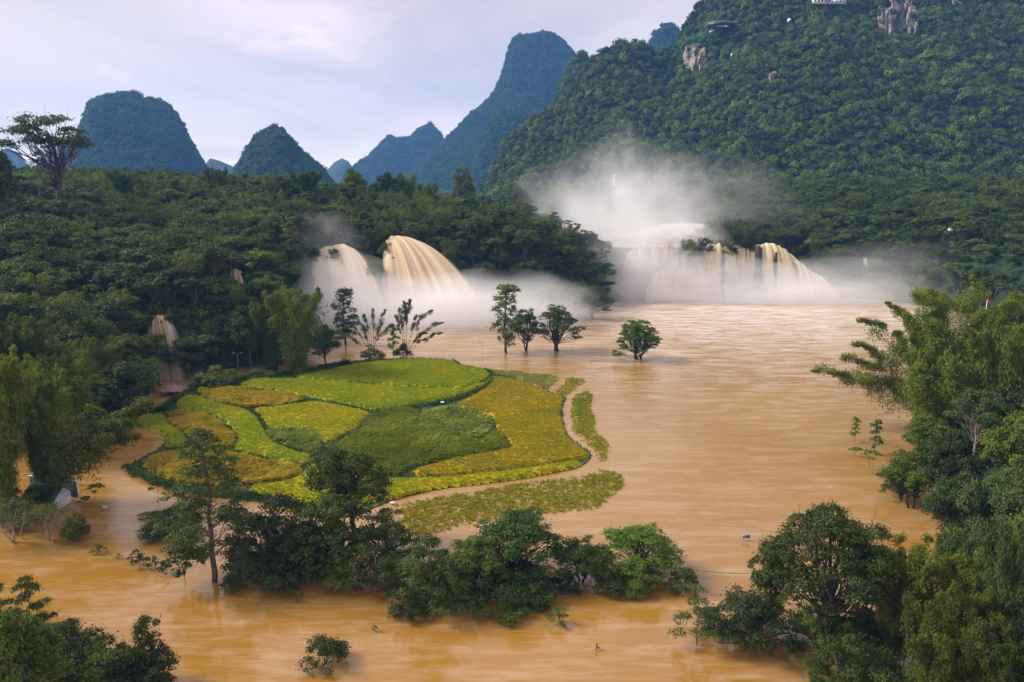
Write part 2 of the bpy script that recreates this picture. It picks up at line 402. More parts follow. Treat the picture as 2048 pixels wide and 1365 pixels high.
# upper river behind the right-hand falls
U = cols([(1225, 381), (1535, 381), (1545, 388), (1535, 396), (1470, 408), (1422, 446), (1408, 600), (1225, 600)])
def poly_mesh(name, pts, z, mat):
    V = [(a, b, z) for a, b in pts]; T = tessellate_polygon([[Vector(v) for v in V]])
    return mesh(name, V, np.array(T), mat)
M['water_up'] = M['water']
o_ = obj('upper_river', poly_mesh('upper_river', U, 23.9, M['water'])); tag(o_, 'muddy river above the right falls', kind='structure')

# ------------------------------------------------------------------ karst mountains
def sil_pts(sil, D):
    a = []; h = []
    for px, py in sil:
        x, _, z = PD(px, py, D); a.append(x / D); h.append(z)
    return np.array(a), np.array(h)
MOUNTAINS = {}
def mountain(name, sil, D, Wf, Wb, base, prof, label, rough=6.0, nsc=60, seed=1, na=240, nt=70, tree=5.0, ravine=0.0):
    A, H = sil_pts(sil, D); H = H - tree
    if np.isscalar(Wf): WF = lambda a: Wf + 0 * a
    else:
        ax = np.array([(p - 1024) / FPX / CP for p, _ in Wf]); wv = np.array([v for _, v in Wf]); WF = lambda a: np.interp(a, ax, wv)
    pt, pv = np.array(prof[0], float), np.array(prof[1], float)
    def Z(x, y):
        a = x / y; h = np.interp(a, A, H, left=base - 15, right=base - 15)
        wf = WF(a); t = (y - (D - wf)) / wf
        f = np.interp(t, pt, pv)
        back = np.clip(1 - ((y - D) / Wb), 0, 1); f = np.where(t > 1, back * back * (3 - 2 * back), f)
        edge = np.clip(np.minimum(t * 4, 1), 0, 1) * np.clip((D - y) / (wf * 0.12) + 0.12, 0.12, 1)
        nz = fbm(x, y, nsc, 5, seed) * rough
        if ravine: nz = nz - ravine * np.abs(fbm(x, y * 0.35, nsc * 1.6, 3, seed + 50))
        return base + (h - base) * f + nz * edge
    ta = np.concatenate([np.linspace(0, 1, nt), 1 + np.linspace(0.02, 1.0, 10)])
    aa = np.linspace(A[0], A[-1], na)
    AA, TT = np.meshgrid(aa, ta); W_ = WF(AA)
    YY = np.where(TT <= 1, D - W_ + W_ * TT, D + (TT - 1) * Wb); XX = AA * YY
    ZZ = Z(XX, YY)
    V = np.stack([XX, YY, ZZ], -1).reshape(-1, 3)
    ny, nx = AA.shape; i = np.arange(ny - 1)[:, None] * nx + np.arange(nx - 1)[None]
    F = np.stack([i, i + 1, i + nx + 1, i + nx], -1).reshape(-1, 4)
    o = obj(name, mesh(name, V, F, M['forest_floor'], True)); tag(o, label, kind='structure')
    MOUNTAINS[label] = dict(Z=Z, V=V, F=F, D=D, obj=o, nf=(nt - 1) * (nx - 1))
    return MOUNTAINS[label]
SLOPE = ([0, 0.15, 0.45, 0.72, 0.80, 0.9, 1.0], [0, 0.09, 0.34, 0.58, 0.72, 0.86, 1.0])
TOWER = ([0, 0.2, 0.5, 0.7, 0.85, 1.0], [0, 0.25, 0.66, 0.86, 0.96, 1.0])
mt_main = mountain('mountain', [(960, 420), (975, 372), (990, 322), (1010, 282), (1050, 245), (1110, 207), (1140, 176), (1165, 137), (1185, 116), (1215, 92), (1250, 79), (1275, 84), (1300, 96), (1340, 99), (1360, 78), (1368, 44), (1400, 2), (1440, -50), (1520, -120), (1700, -190), (1900, -230), (2100, -260), (2500, -230)],
    1050, [(960, 200), (1200, 330), (1500, 420), (2500, 470)], 260, 34, SLOPE, 'long green mountain wall above the right bank', 22, 85, 3, 420, 110, ravine=24)
mt_spur = mountain('mountain', [(1085, 300), (1110, 215), (1128, 160), (1150, 113), (1160, 106), (1172, 108), (1182, 125), (1215, 200), (1250, 300)], 1400, 150, 90, 34, TOWER, 'narrow dark crag behind the green wall', 8, 40, 7, 90, 40)
mt_c = mountain('mountain', [(1270, 150), (1292, 108), (1305, 74), (1322, 52), (1336, 46), (1352, 58), (1372, 90), (1400, 150)], 2300, 220, 160, 34, TOWER, 'small blue peak in the notch of the wall', 8, 50, 11, 90, 40)
mt_tower = mountain('mountain', [(790, 372), (835, 340), (862, 302), (885, 284), (940, 230), (990, 186), (1008, 146), (1022, 92), (1032, 74), (1050, 68), (1072, 68), (1090, 64), (1108, 70), (1130, 84), (1148, 104), (1160, 150), (1200, 250), (1245, 320), (1300, 380)], 2900, [(790, 380), (1050, 540), (1300, 380)], 330, 34, ([0, 0.2, 0.5, 0.7, 0.84, 0.95, 1.0], [0, 0.2, 0.52, 0.74, 0.9, 0.985, 1.0]), 'tallest blue karst tower with flat broken top', 18, 120, 13, 260, 90, tree=9, ravine=22)
mt_b = mountain('mountain', [(930, 400), (950, 345), (965, 290), (985, 240), (1005, 222), (1030, 218), (1058, 228), (1080, 262), (1105, 330), (1130, 400)], 2250, 230, 160, 34, TOWER, 'rounded spur at the foot of the tallest tower', 9, 50, 17, 110, 50)
mt_3 = mountain('mountain', [(680, 372), (715, 332), (740, 316), (765, 284), (780, 273), (795, 279), (820, 278), (838, 262), (856, 252), (870, 258), (881, 276), (900, 320), (950, 372)], 3700, 400, 280, 34, TOWER, 'double humped blue ridge left of the tallest tower', 14, 120, 19, 170, 60)
mt_4 = mountain('mountain', [(640, 380), (655, 340), (668, 325), (684, 317), (697, 323), (712, 345), (740, 380)], 4600, 250, 200, 34, TOWER, 'tiny pale blue cone far down the valley', 12, 120, 23, 60, 30, tree=0)
mt_4b = mountain('mountain', [(690, 380), (708, 340), (728, 334), (760, 340), (800, 380)], 4900, 250, 200, 34, TOWER, 'low pale ridge beside the tiny cone', 12, 120, 27, 60, 30, tree=0)
mt_dome = mountain('mountain', [(90, 400), (120, 340), (140, 308), (160, 275), (170, 238), (182, 205), (205, 194), (228, 191), (248, 187), (268, 190), (285, 205), (300, 202), (330, 208), (348, 228), (362, 250), (380, 285), (400, 318), (420, 350), (450, 400)], 2100, 240, 180, 34, ([0, 0.15, 0.4, 0.6, 0.8, 1.0], [0, 0.3, 0.72, 0.88, 0.97, 1.0]), 'broad rounded blue dome behind the umbrella tree', 13, 70, 29, 220, 70, tree=8, ravine=12)
mt_cone = mountain('mountain', [(450, 400), (478, 335), (495, 305), (512, 278), (530, 262), (545, 252), (562, 254), (578, 275), (598, 298), (620, 318), (645, 342), (690, 400)], 1500, 170, 140, 34, TOWER, 'pointed dark cone hill between dome and valley', 8, 40, 31, 160, 60, ravine=6)
for nm, sil, D_, sd_ in (('pale blue hill at the far left skyline', [(-120, 380), (-60, 330), (-10, 305), (15, 296), (35, 305), (60, 335), (90, 380)], 4300, 33),
                         ('jagged pale hill between umbrella tree and dome', [(40, 380), (72, 335), (95, 300), (105, 308), (116, 292), (128, 284), (140, 305), (170, 340), (200, 380)], 4700, 37),
                         ('small blue knob right of the dome', [(380, 380), (405, 335), (420, 317), (440, 322), (470, 335), (500, 380)], 3300, 41)):
    mountain('mountain', sil, D_, 260, 200, 34, TOWER, nm, 12, 120, sd_, 70, 30, tree=0)

# pale cliff patches on the wall (photo column, row, half width, half height)
CLIFFS = [(1386, 118, 20, 44), (1406, 128, 12, 34), (1806, 12, 27, 78), (1772, 48, 20, 34), (1826, 46, 14, 34), (1548, 158, 14, 16), (1640, 30, 8, 12), (1910, 10, 16, 12)]
def march(px, py, Z, y0=560, y1=1100):
    rx, ry, rz = ray(px, py); ys_ = np.linspace(y0, y1, 700); k = ys_ / ry
    d = Z(rx * k, ys_) - (CAM_H + rz * k); idx = np.argmax(d > 0)
    return ys_[idx] if d[idx] > 0 else None
for ci, (cx, cyy, hw, hh) in enumerate(CLIFFS):
    n_a, n_b_ = 22, 26; V = []; msk = []
    y_c = march(cx, cyy, mt_main['Z']) or 980
    for j in range(n_b_):
        for i in range(n_a):
            u = i / (n_a - 1) * 2 - 1; v = j / (n_b_ - 1) * 2 - 1
            qx, qy = cx + u * hw, cyy + v * hh
            yy = march(qx, qy, mt_main['Z']) or y_c
            yy = yy * 0.5 + y_c * 0.5
            yy += fbm(qx * 1.0, qy * 0.25, 5, 4, 60 + ci) * 9
            r_ = math.hypot(u, v) ** 2 + 0.5 * float(fbm(qx, qy, 9, 3, 80 + ci))
            yy += -8 + 26 * max(0, r_ - 0.62)
            V.append(PD(qx, qy, yy)); msk.append(r_)
    V = np.array(V); i = np.arange(n_b_ - 1)[:, None] * n_a + np.arange(n_a - 1)[None]
    F = np.stack([i + n_a, i + n_a + 1, i + 1, i], -1).reshape(-1, 4)
    keep = np.array(msk)[F].max(1) < 1.15
    o_ = obj('rock_face', mesh('rock_face', V, F[keep], M['rock'])); o_['kind'] = 'structure'
    tag(o_, 'bare limestone cliff patch on the wooded mountain wall')
# ------------------------------------------------------------------ plants
def leaf_quads(C, N, L, W, rng, droop=0.0):
    """rhombic leaves: centre C, facing N, length L, width W; droop tips them downwards."""
    n = len(C); N = N / (np.linalg.norm(N, axis=1)[:, None] + 1e-9)
    r = rng.normal(0, 1, (n, 3)); r[:, 2] -= droop
    a = r - (r * N).sum(1)[:, None] * N; a /= np.linalg.norm(a, axis=1)[:, None] + 1e-9
    b = np.cross(N, a); s = rng.uniform(0.7, 1.3, (n, 1))
    L = L * s / 2; W = W * s / 2
    V = np.stack([C - a * L, C + b * W - a * L * 0.1, C + a * L - N * L * 0.25, C - b * W - a * L * 0.1], 1).reshape(-1, 3)
    Q = np.arange(4 * n).reshape(n, 4)
    return V, Q
def blob_leaves(g, c, r, n, L, W, rng, up=0.45, droop=0.0, shell=0.55):
    """leaves spread through the outer shell of an ellipsoid clump."""
    d = rng.normal(0, 1, (n, 3)); d /= np.linalg.norm(d, axis=1)[:, None]
    d[:, 2] = np.where(d[:, 2] < -0.35, -d[:, 2] * rng.uniform(0, 1, n), d[:, 2])
    k = shell + (1 - shell) * rng.uniform(0, 1, (n, 1)) ** 0.6
    k = k * (1 + 0.18 * np.sin(d[:, :1] * 7 + c[0] * 3) * np.cos(d[:, 1:2] * 6 + c[1] * 5))
    r = np.array(r)
    if n > 60:                                   # leaf sprays gather round the twig ends
        m_ = 11; s_ = rng.normal(0, 1, (m_, 3)); s_ /= np.linalg.norm(s_, axis=1)[:, None]; s_[:, 2] = np.where(s_[:, 2] < -0.2, -s_[:, 2], s_[:, 2])
        j_ = rng.integers(0, m_, n); C = np.array(c) + (s_[j_] * 0.72 + d * k * np.where(rng.uniform(0, 1, (n, 1)) < 0.85, 0.36, 0.8)) * r
        d = d * 0.6 + s_[j_] * 0.5
    else: C = np.array(c) + d * k * r
    N = d * 0.9 + rng.normal(0, 0.55, (n, 3)); N[:, 2] += up
    V, Q = leaf_quads(C, N, L, W, rng, droop); g.add(V, Q)

def tree_proto(name, seed, h=14, th=5, cr=6, cz=5, nb=14, per=220, L=0.5, W=0.26, br=0.36, flat=0.75, leafm='leaf', barkm='bark', tr=0.35, style='round', droop=0.3, lean=(0, 0), limbs=True, gap=0.0, up=0.45, stems=1):
    rng = np.random.default_rng(seed); g = Geo(); gt = Geo(); blobs = []
    lx, ly = lean
    if style == 'round':
        for k in range(nb):
            d = rng.normal(0, 1, 3); d /= np.linalg.norm(d); d[2] = abs(d[2]) * 1.1 - 0.25
            q = rng.uniform(0.55, 0.92) if k > nb * 0.2 else rng.uniform(0.1, 0.45)
            z = h - cz + d[2] * cz * q * 0.95
            blobs.append(((d[0] * cr * q + lx, d[1] * cr * q + ly, z), cr * br * rng.uniform(0.7, 1.25)))
    elif style == 'umbrella':
        for k in range(nb):
            a_ = k * 2.4 + rng.uniform(-0.4, 0.4); q = math.sqrt((k + 0.6) / nb) * rng.uniform(0.8, 1.05)
            z = h - cz * (0.12 + 0.8 * q ** 2) + rng.normal(0, cz * 0.14)
            blobs.append(((math.cos(a_) * cr * q * 0.85 + lx, math.sin(a_) * cr * q * 0.85 + ly, z), cr * br * rng.uniform(0.7, 1.2)))
    elif style == 'layer':                       # open conical tiers along a visible stem
        for k in range(nb):
            t_ = k / (nb - 1); z = th * 0.6 + (h - th * 0.6) * t_; a_ = k * 2.4 + rng.uniform(-0.5, 0.5)
            q = (1 - t_) ** 0.7 * rng.uniform(0.5, 0.95) + 0.06
            blobs.append(((math.cos(a_) * cr * q + lx * t_, math.sin(a_) * cr * q + ly * t_, z), cr * br * (0.55 + 0.6 * (1 - t_)) * rng.uniform(0.8, 1.2)))
    elif style == 'column':
        for k in range(nb):
            t_ = (k + 0.5) / nb; z = th * 0.5 + (h - th * 0.5) * t_; a_ = k * 2.4
            q = (0.35 + 0.65 * math.sin(math.pi * min(1, t_ * 0.85 + 0.12))) * rng.uniform(0.3, 0.75)
            blobs.append(((math.cos(a_) * cr * q + lx * t_, math.sin(a_) * cr * q + ly * t_, z), cr * br * rng.uniform(0.75, 1.2)))
    elif style == 'bush':
        for k in range(nb):
            a_ = rng.uniform(0, 6.283); q = math.sqrt(rng.uniform(0, 1)) * 0.85
            z = h * (1 - q * q) * rng.uniform(0.25, 0.85)
            blobs.append(((math.cos(a_) * cr * q, math.sin(a_) * cr * q, z), cr * br * rng.uniform(0.7, 1.25)))
    for c, r in blobs:
        if gap and rng.uniform() < gap: continue
        rz = r * flat; cc = (c[0], c[1], min(c[2], h - rz * 0.9))
        blob_leaves(g, cc, (r, r, rz), int(per * (r / (cr * br)) ** 2), L, W, rng, up, droop)
    # trunk and limbs
    if limbs:
        if style == 'bush':
            for c, r in blobs[:max(4, nb // 2)]:
                tube(gt, curve_pts((rng.normal(0, cr * .06), rng.normal(0, cr * .06), -0.5), c, (0, 0, h * 0.08), 6, cr * 0.03, rng), np.linspace(tr, tr * 0.3, 6), 5)
        else:
            for sidx in range(stems):
                ox, oy = (rng.normal(0, cr * 0.12), rng.normal(0, cr * 0.12)) if stems > 1 else (0, 0)
                top = (lx * 0.8 + ox * 2.5, ly * 0.8 + oy * 2.5, h * (0.93 if style in ('layer', 'column') else 0.72))
                n_ = 9; p = curve_pts((ox * .4, oy * .4, -1.0), top, (rng.normal(0, cr * .05), rng.normal(0, cr * .05), 0), n_, cr * 0.035, rng)
                tube(gt, p, tr * np.linspace(1, 0.22, n_) ** 0.8, 8)
                for k, (c, r) in enumerate(blobs):
                    if k % stems != sidx: continue
                    if style in ('layer', 'column'): z0 = max(th * 0.45, c[2] - math.hypot(c[0], c[1]) * 0.35)
                    else: z0 = min(rng.uniform(0.75, 1.35) * th, c[2] - 0.5)
                    f = np.clip((z0 + 1) / (top[2] + 1), 0, 1); i0 = f * (n_ - 1); i_ = int(min(i0, n_ - 2)); fr = i0 - i_
                    st = p[i_] * (1 - fr) + p[i_ + 1] * fr
                    rr = tr * (0.42 if style not in ('layer',) else 0.25) * (1 - 0.5 * f)
                    tube(gt, curve_pts(st, c, (0, 0, -0.06 * h if style == 'umbrella' else 0.03 * h), 6, cr * 0.03, rng), np.linspace(rr, rr * 0.25, 6), 5)
                    for q in range(2):                       # twigs into the clump
                        e = np.array(c) + rng.normal(0, r * 0.5, 3)
                        tube(gt, curve_pts(st + (np.array(c) - st) * 0.6, e, (0, 0, 0), 4, r * 0.06, rng), np.linspace(rr * .4, rr * .12, 4), 4)
    me_c = g.mesh(name + '_crown', M[leafm]); me_t = gt.mesh(name + '_trunk', M[barkm], True) if gt.n else None
    return dict(name=name, crown=me_c, trunk=me_t, h=h, r=cr)

def bamboo_proto(name, seed, n=14, h=16, spread=6, per=620, L=0.42, W=0.10, base_r=0.9, arch=0.35, dirs=None, leafm='leaf_bamboo', plume=1.3, start=0.32, bare=0.0, cr_=0.06):
    """arching culms; foliage hangs in long tapering plumes along the upper part of each."""
    rng = np.random.default_rng(seed); g = Geo(); culms = []
    for k in range(n):
        if dirs: a_, sp_, hh = dirs[k % len(dirs)]
        else: a_, sp_, hh = k * 2.4 + rng.uniform(-.4, .4), spread * math.sqrt((k + .5) / n) * rng.uniform(0.8, 1.1), h * rng.uniform(0.78, 1.02)
        t_ = np.linspace(0, 1, 12); d = np.array([math.cos(a_), math.sin(a_)])
        b0 = np.array([math.cos(a_), math.sin(a_)]) * base_r * rng.uniform(0.1, 1)
        R = sp_ * (0.25 * t_ + 0.75 * t_ ** 2.2)
        z = hh * (t_ * (1 + arch * 0.45) - arch * 0.45 * t_ ** 3.2) - 0.6 * (1 - t_)
        p = np.stack([b0[0] + d[0] * R, b0[1] + d[1] * R, z], 1); wv_ = rng.normal(0, 0.028 * hh, 2); p[:, 0] += wv_[0] * np.sin(t_ * 4 + k); p[:, 1] += wv_[1] * np.sin(t_ * 3.3 + k); p[:, 2] -= 0.10 * hh * np.maximum(0, t_ - 0.75) ** 2 * 16 * rng.uniform(0.4, 1.2); p[1:-1] += rng.normal(0, 0.06, (10, 3))
        gc = Geo(); tube(gc, p, np.linspace(cr_, cr_ * 0.25, 12), 5); culms.append(gc.mesh(name + '_culm', M['culm'], True))
        if rng.uniform() < bare: continue
        m_ = per
        tt = start + (1 - start) * rng.beta(1.5, 1.15, m_); i_ = tt * 11; ii = np.minimum(i_.astype(int), 10); fr = (i_ - ii)[:, None]
        c = p[ii] * (1 - fr) + p[ii + 1] * fr
        nn_ = 15; kv = rng.uniform(0.0, 1.0, nn_ + 2) ** 1.3; ko = rng.normal(0, 0.42, (nn_ + 2, 3)); kk = np.round(tt * nn_).astype(int)   # leaf sprays sit at the nodes
        knots = kv[kk] * np.exp(-((tt * nn_ - kk) / 0.36) ** 2 * 0.6) * 1.35
        rad = plume * (np.sin(np.clip((tt - start) / (1 - start), 0, 1) * math.pi * 0.86 + 0.25) ** 0.8) * (0.42 + 0.75 * knots)
        v = rng.normal(0, 1, (m_, 3)); v /= np.linalg.norm(v, axis=1)[:, None]; v[:, 2] *= 0.75
        C = c + v * (rad * rng.uniform(0.15, 1, m_) ** 0.55)[:, None] + ko[kk] * rad[:, None] * 1.1; C[:, 2] -= rad * rng.uniform(0.1, 0.75, m_)
        N = v * 0.6 + rng.normal(0, 0.6, (m_, 3)); N[:, 2] += 0.35
        V, Q = leaf_quads(C, N, L, W, rng, 0.9); g.add(V, Q)
    return dict(name=name, crown=g.mesh(name + '_foliage', M[leafm]), culms=culms, h=h, r=spread + plume)

PR = {}
def T(key, *a, **k): PR[key] = tree_proto(key, *a, **k); return PR[key]
# mid-distance jungle
mids = []
for i, (h, cr, cz, nb, lm, st) in enumerate([(13, 5.2, 4.6, 15, 'leaf', 'round'), (15, 5.6, 5.4, 17, 'leaf_dark', 'round'), (12, 6.0, 3.8, 16, 'leaf', 'umbrella'), (16, 4.4, 6.2, 16, 'leaf', 'column'),
                                             (11, 4.8, 4.2, 13, 'leaf_bright', 'round'), (14, 5.4, 4.8, 15, 'leaf_grey', 'round'), (13, 5.8, 5.0, 17, 'leaf_dark', 'umbrella'), (12, 5.0, 4.6, 14, 'leaf_olive', 'round')]):
    mids.append(T('mid%d' % i, 100 + i, h, 4, cr, cz, nb, 190, 0.62, 0.34, 0.38, 0.72, lm, 'bark', 0.3, st))
bmid = [bamboo_proto('bmid%d' % i, 150 + i, 11, 15, 5.5, 330, 0.7, 0.17, 0.8, 0.3 + 0.1 * i, plume=1.5, leafm='leaf_bamboo') for i in range(2)]
# low detail crowns for the mountain forest, each one a whole small tree
def low_crown(name, seed, lm, r=4.0, h=6.5, n=230, L=1.5, W=0.95):
    rng = np.random.default_rng(seed); g = Geo()
    for k in range(5):
        a_ = k * 2.5; q = 0.0 if k == 0 else 0.5
        c = (math.cos(a_) * r * q, math.sin(a_) * r * q, h * (0.62 if k == 0 else rng.uniform(0.35, 0.55)))
        blob_leaves(g, c, (r * .6, r * .6, h * .36), n // 5, L, W, rng, 0.5, 0.2, 0.65)
    return bpy.data.objects.new(name, g.mesh(name, M[lm]))
def make_low(lm, tag_): return [low_crown('low_%s_%d' % (tag_, i), 200 + i + len(tag_), lm, 3.2 + 0.5 * i, 5.5 + 0.7 * i) for i in range(4)]

# ------------------------------------------------------------------ scattering many uncountable plants as one object
def rot_of_points(rng, n, tilt=0.12):
    r = np.zeros((n, 3)); r[:, 0] = rng.normal(0, tilt, n); r[:, 1] = rng.normal(0, tilt, n); r[:, 2] = rng.uniform(0, 6.283, n); return r
def scatter(name, pts, rot, scl, protos, label, base_me=None, idx=None, parent=None):
    pts = np.asarray(pts, np.float32); n = len(pts)
    if idx is None: idx = np.random.default_rng(n).integers(0, len(protos), n)
    me = bpy.data.meshes.new(name); me.vertices.add(n); me.vertices.foreach_set('co', pts.ravel())
    a = me.attributes.new('rot', 'FLOAT_VECTOR', 'POINT'); a.data.foreach_set('vector', np.asarray(rot, np.float32).ravel())
    s = np.asarray(scl, np.float32); s = np.repeat(s[:, None], 3, 1) if s.ndim == 1 else s
    a = me.attributes.new('scl', 'FLOAT_VECTOR', 'POINT'); a.data.foreach_set('vector', s.ravel())
    a = me.attributes.new('idx', 'INT', 'POINT'); a.data.foreach_set('value', np.asarray(idx, np.int32))
    o = obj(name, me, parent)
    colc = bpy.data.collections.new(name + '_kinds')
    for p in protos: colc.objects.link(p)
    ng = bpy.data.node_groups.new(name + '_scatter', 'GeometryNodeTree')
    ng.interface.new_socket('Geometry', in_out='INPUT', socket_type='NodeSocketGeometry')
    ng.interface.new_socket('Geometry', in_out='OUTPUT', socket_type='NodeSocketGeometry')
    N = ng.nodes; Lk = ng.links
    gi = N.new('NodeGroupInput'); go = N.new('NodeGroupOutput'); iop = N.new('GeometryNodeInstanceOnPoints'); ci = N.new('GeometryNodeCollectionInfo')
    ci.inputs['Collection'].default_value = colc; ci.inputs['Separate Children'].default_value = True; ci.inputs['Reset Children'].default_value = True
    def attr(nm, ty):
        nd = N.new('GeometryNodeInputNamedAttribute'); nd.data_type = ty; nd.inputs['Name'].default_value = nm
        return next(s_ for s_ in nd.outputs if s_.name == 'Attribute' and s_.enabled)
    Lk.new(gi.outputs[0], iop.inputs['Points']); Lk.new(ci.outputs[0], iop.inputs['Instance'])
    iop.inputs['Pick Instance'].default_value = True
    Lk.new(attr('idx', 'INT'), iop.inputs['Instance Index']); Lk.new(attr('scl', 'FLOAT_VECTOR'), iop.inputs['Scale'])
    e2r = N.new('FunctionNodeEulerToRotation'); Lk.new(attr('rot', 'FLOAT_VECTOR'), e2r.inputs[0]); Lk.new(e2r.outputs[0], iop.inputs['Rotation'])
    if base_me is not None:
        bo = bpy.data.objects.new(name + '_base', base_me); oi = N.new('GeometryNodeObjectInfo'); oi.inputs['Object'].default_value = bo
        jn = N.new('GeometryNodeJoinGeometry'); Lk.new(iop.outputs[0], jn.inputs[0]); Lk.new(oi.outputs['Geometry'], jn.inputs[0]); Lk.new(jn.outputs[0], go.inputs[0])
    else: Lk.new(iop.outputs[0], go.inputs[0])
    md = o.modifiers.new('scatter', 'NODES'); md.node_group = ng
    tag(o, label, kind='stuff'); return o

def sample_faces(V, F, n, rng, steep=1.0):
    a, b, c, d = (V[F[:, k]] for k in range(4))
    ar = np.linalg.norm(np.cross(c - a, d - b), axis=1) / 2
    flat = np.linalg.norm(np.cross(c - a, d - b)[:, :2], axis=1); pr = ar / ar.sum()
    i = rng.choice(len(F), n, p=pr); u = rng.uniform(0, 1, (n, 1)); v = rng.uniform(0, 1, (n, 1))
    return (a[i] * (1 - u) + b[i] * u) * (1 - v) + (d[i] * (1 - u) + c[i] * u) * v
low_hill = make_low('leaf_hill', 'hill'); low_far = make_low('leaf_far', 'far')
def dup_protos(ps, nm): return [bpy.data.objects.new(p.name + nm, p.data) for p in ps]
def clothe(mt, n, s0, s1, protos, label, seed):
    rng = np.random.default_rng(seed); F = mt['F']; p = sample_faces(mt['V'], F[:mt['nf'] + len(F) // 12], n, rng)
    px, py = proj(p[:, 0], p[:, 1], p[:, 2])
    k = (px > -80) & (px < 2140) & (py > -90)
    for cx, cyy, hw, hh in CLIFFS:
        q = ((px - cx) / (hw * 0.95)) ** 2 + ((py - cyy) / (hh * 0.95)) ** 2
        k &= ~((q < 1 + 0.7 * fbm(px, py, 9, 3, 4)) & (rng.uniform(0, 1, n) < 0.94)) if mt is mt_main else k
    p = p[k]; n = len(p); p[:, 2] -= 0.8
    s = rng.uniform(s0, s1, n) * (1 + 0.25 * fbm(p[:, 0], p[:, 1], 50, 3, 3))
    big = rng.uniform(0, 1, n) < 0.06; s = np.where(big, s * 1.35, s)
    sc = np.stack([s, s, s * rng.uniform(0.8, 1.3, n)], 1)
    return scatter('forest', p, rot_of_points(rng, n, 0.2), sc, dup_protos(protos, '_%d' % seed), label)
clothe(mt_main, 36000, 0.6, 1.45, low_hill, 'dense green forest clothing the long mountain wall', 1)
clothe(mt_spur, 1800, 0.8, 1.4, low_hill, 'dark scrub on the narrow crag behind the wall', 2)
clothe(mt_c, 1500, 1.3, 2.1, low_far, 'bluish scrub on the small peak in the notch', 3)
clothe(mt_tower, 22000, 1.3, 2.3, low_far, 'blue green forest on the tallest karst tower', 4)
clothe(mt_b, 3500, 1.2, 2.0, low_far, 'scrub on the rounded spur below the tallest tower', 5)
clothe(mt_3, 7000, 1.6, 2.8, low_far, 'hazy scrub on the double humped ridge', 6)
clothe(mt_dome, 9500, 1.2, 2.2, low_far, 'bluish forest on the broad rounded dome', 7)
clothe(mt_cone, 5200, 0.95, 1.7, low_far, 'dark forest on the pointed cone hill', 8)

rng = np.random.default_rng(12); n = 9000; vy_ = rng.uniform(640, 2300, n); vx_ = vy_ * rng.uniform(-0.75, 0.08, n); vz_ = np.maximum(31 + 5 * fbm(vx_, vy_, 500, 3, 71), ground_h(vx_, np.minimum(vy_, 890)))
vz_ = np.where(vy_ < 880, ground_h(vx_, np.minimum(vy_, 890)), vz_); k = vz_ > 5; sv_ = rng.uniform(1.0, 1.9, n)
scatter('forest', np.stack([vx_, vy_, vz_ - 1], 1)[k], rot_of_points(rng, n, 0.1)[k], sv_[k], dup_protos(low_hill, '_valley'), 'distant woodland on the upper valley floor')
# ------------------------------------------------------------------ jungle of the plateau and the right bank
FALL_CLEAR = [[(598, 560), (608, 520), (635, 490), (668, 478), (705, 488), (732, 515), (760, 560), (764, 560), (766, 520), (775, 462), (800, 460), (850, 480), (900, 512), (945, 562), (960, 600), (960, 665), (600, 665)],
              [(462, 540), (475, 538), (492, 570), (498, 612), (480, 615)], [(292, 650), (310, 625), (350, 648), (372, 752), (318, 752), (300, 700)],
              [(1225, 440), (1375, 440), (1375, 500), (1430, 482), (1460, 480), (1530, 480), (1580, 505), (1610, 545), (1640, 600), (1230, 600)], [(1722, 515), (1738, 515), (1740, 548), (1720, 548)]]
rng = np.random.default_rng(77)
cand = []
gx = np.arange(-420, 560, 6.2); gy = np.arange(150, 640, 6.2)
GX, GY = np.meshgrid(gx, gy); GX = GX + rng.uniform(-2.6, 2.6, GX.shape); GY = GY + rng.uniform(-2.6, 2.6, GY.shape)
GX = GX.ravel(); GY = GY.ravel(); GH = ground_h(GX, GY)
inl = inside(GX, GY, LEFT_POLY); inr = inside(GX, GY, RIGHT_POLY); inn = inside(GX, GY, NEAR_R); tp = proj(GX, GY, GH + 12); k = (GH > 0.4) & (inl | inr | (inn & (((GY > 216) & (tp[1] > 560)) | ((tp[1] > 705) & (tp[0] > 1960)))))
GX, GY, GH, inl = GX[k], GY[k], GH[k], inl[k]
px, py = proj(GX, GY, GH + 7)
k = (px > -70) & (px < 2120)
k &= ~(inl & (GY > 560))
hgt = rng.choice([0, 1, 2, 3, 4, 5, 6, 7, 8, 9], len(GX), p=[.15, .11, .12, .07, .12, .10, .08, .10, .08, .07])
fb = fbm(GX, GY, 45, 2, 44)
hgt = np.where((fb > 0.12) & inl & (GY > 300) & (px < 900) & (rng.uniform(0, 1, len(GX)) < 0.6), rng.choice([8, 9], len(GX)), hgt)
scl_ = rng.uniform(0.62, 1.22, len(GX)) * np.where(inl, 1.0, 0.92)
heights = np.array([m_['h'] for m_ in mids] + [b_['h'] for b_ in bmid]); radii = np.array([m_['r'] for m_ in mids] + [b_['r'] for b_ in bmid])
scl_ = np.where(heights[hgt] * scl_ > 16.0, 16.0 / heights[hgt], scl_)
# keep the grassy terrace at the upper left open
for fc, lim in zip(FALL_CLEAR, (330, 288, 236, 398, 384)):
    fx = np.array([q[0] for q in fc]); xa, xb = fx.min(), fx.max()
    for zz in (2.0, 6.0, 10.0):
        for off in (-4.0, 0.0, 4.0):
            qx, qy = proj(GX + off, GY, GH + zz * scl_)
            k &= ~(inside(qx, qy, fc) & (GY < lim))
GX, GY, GH, inl, hgt, scl_ = (v[k] for v in (GX, GY, GH, inl, hgt, scl_))
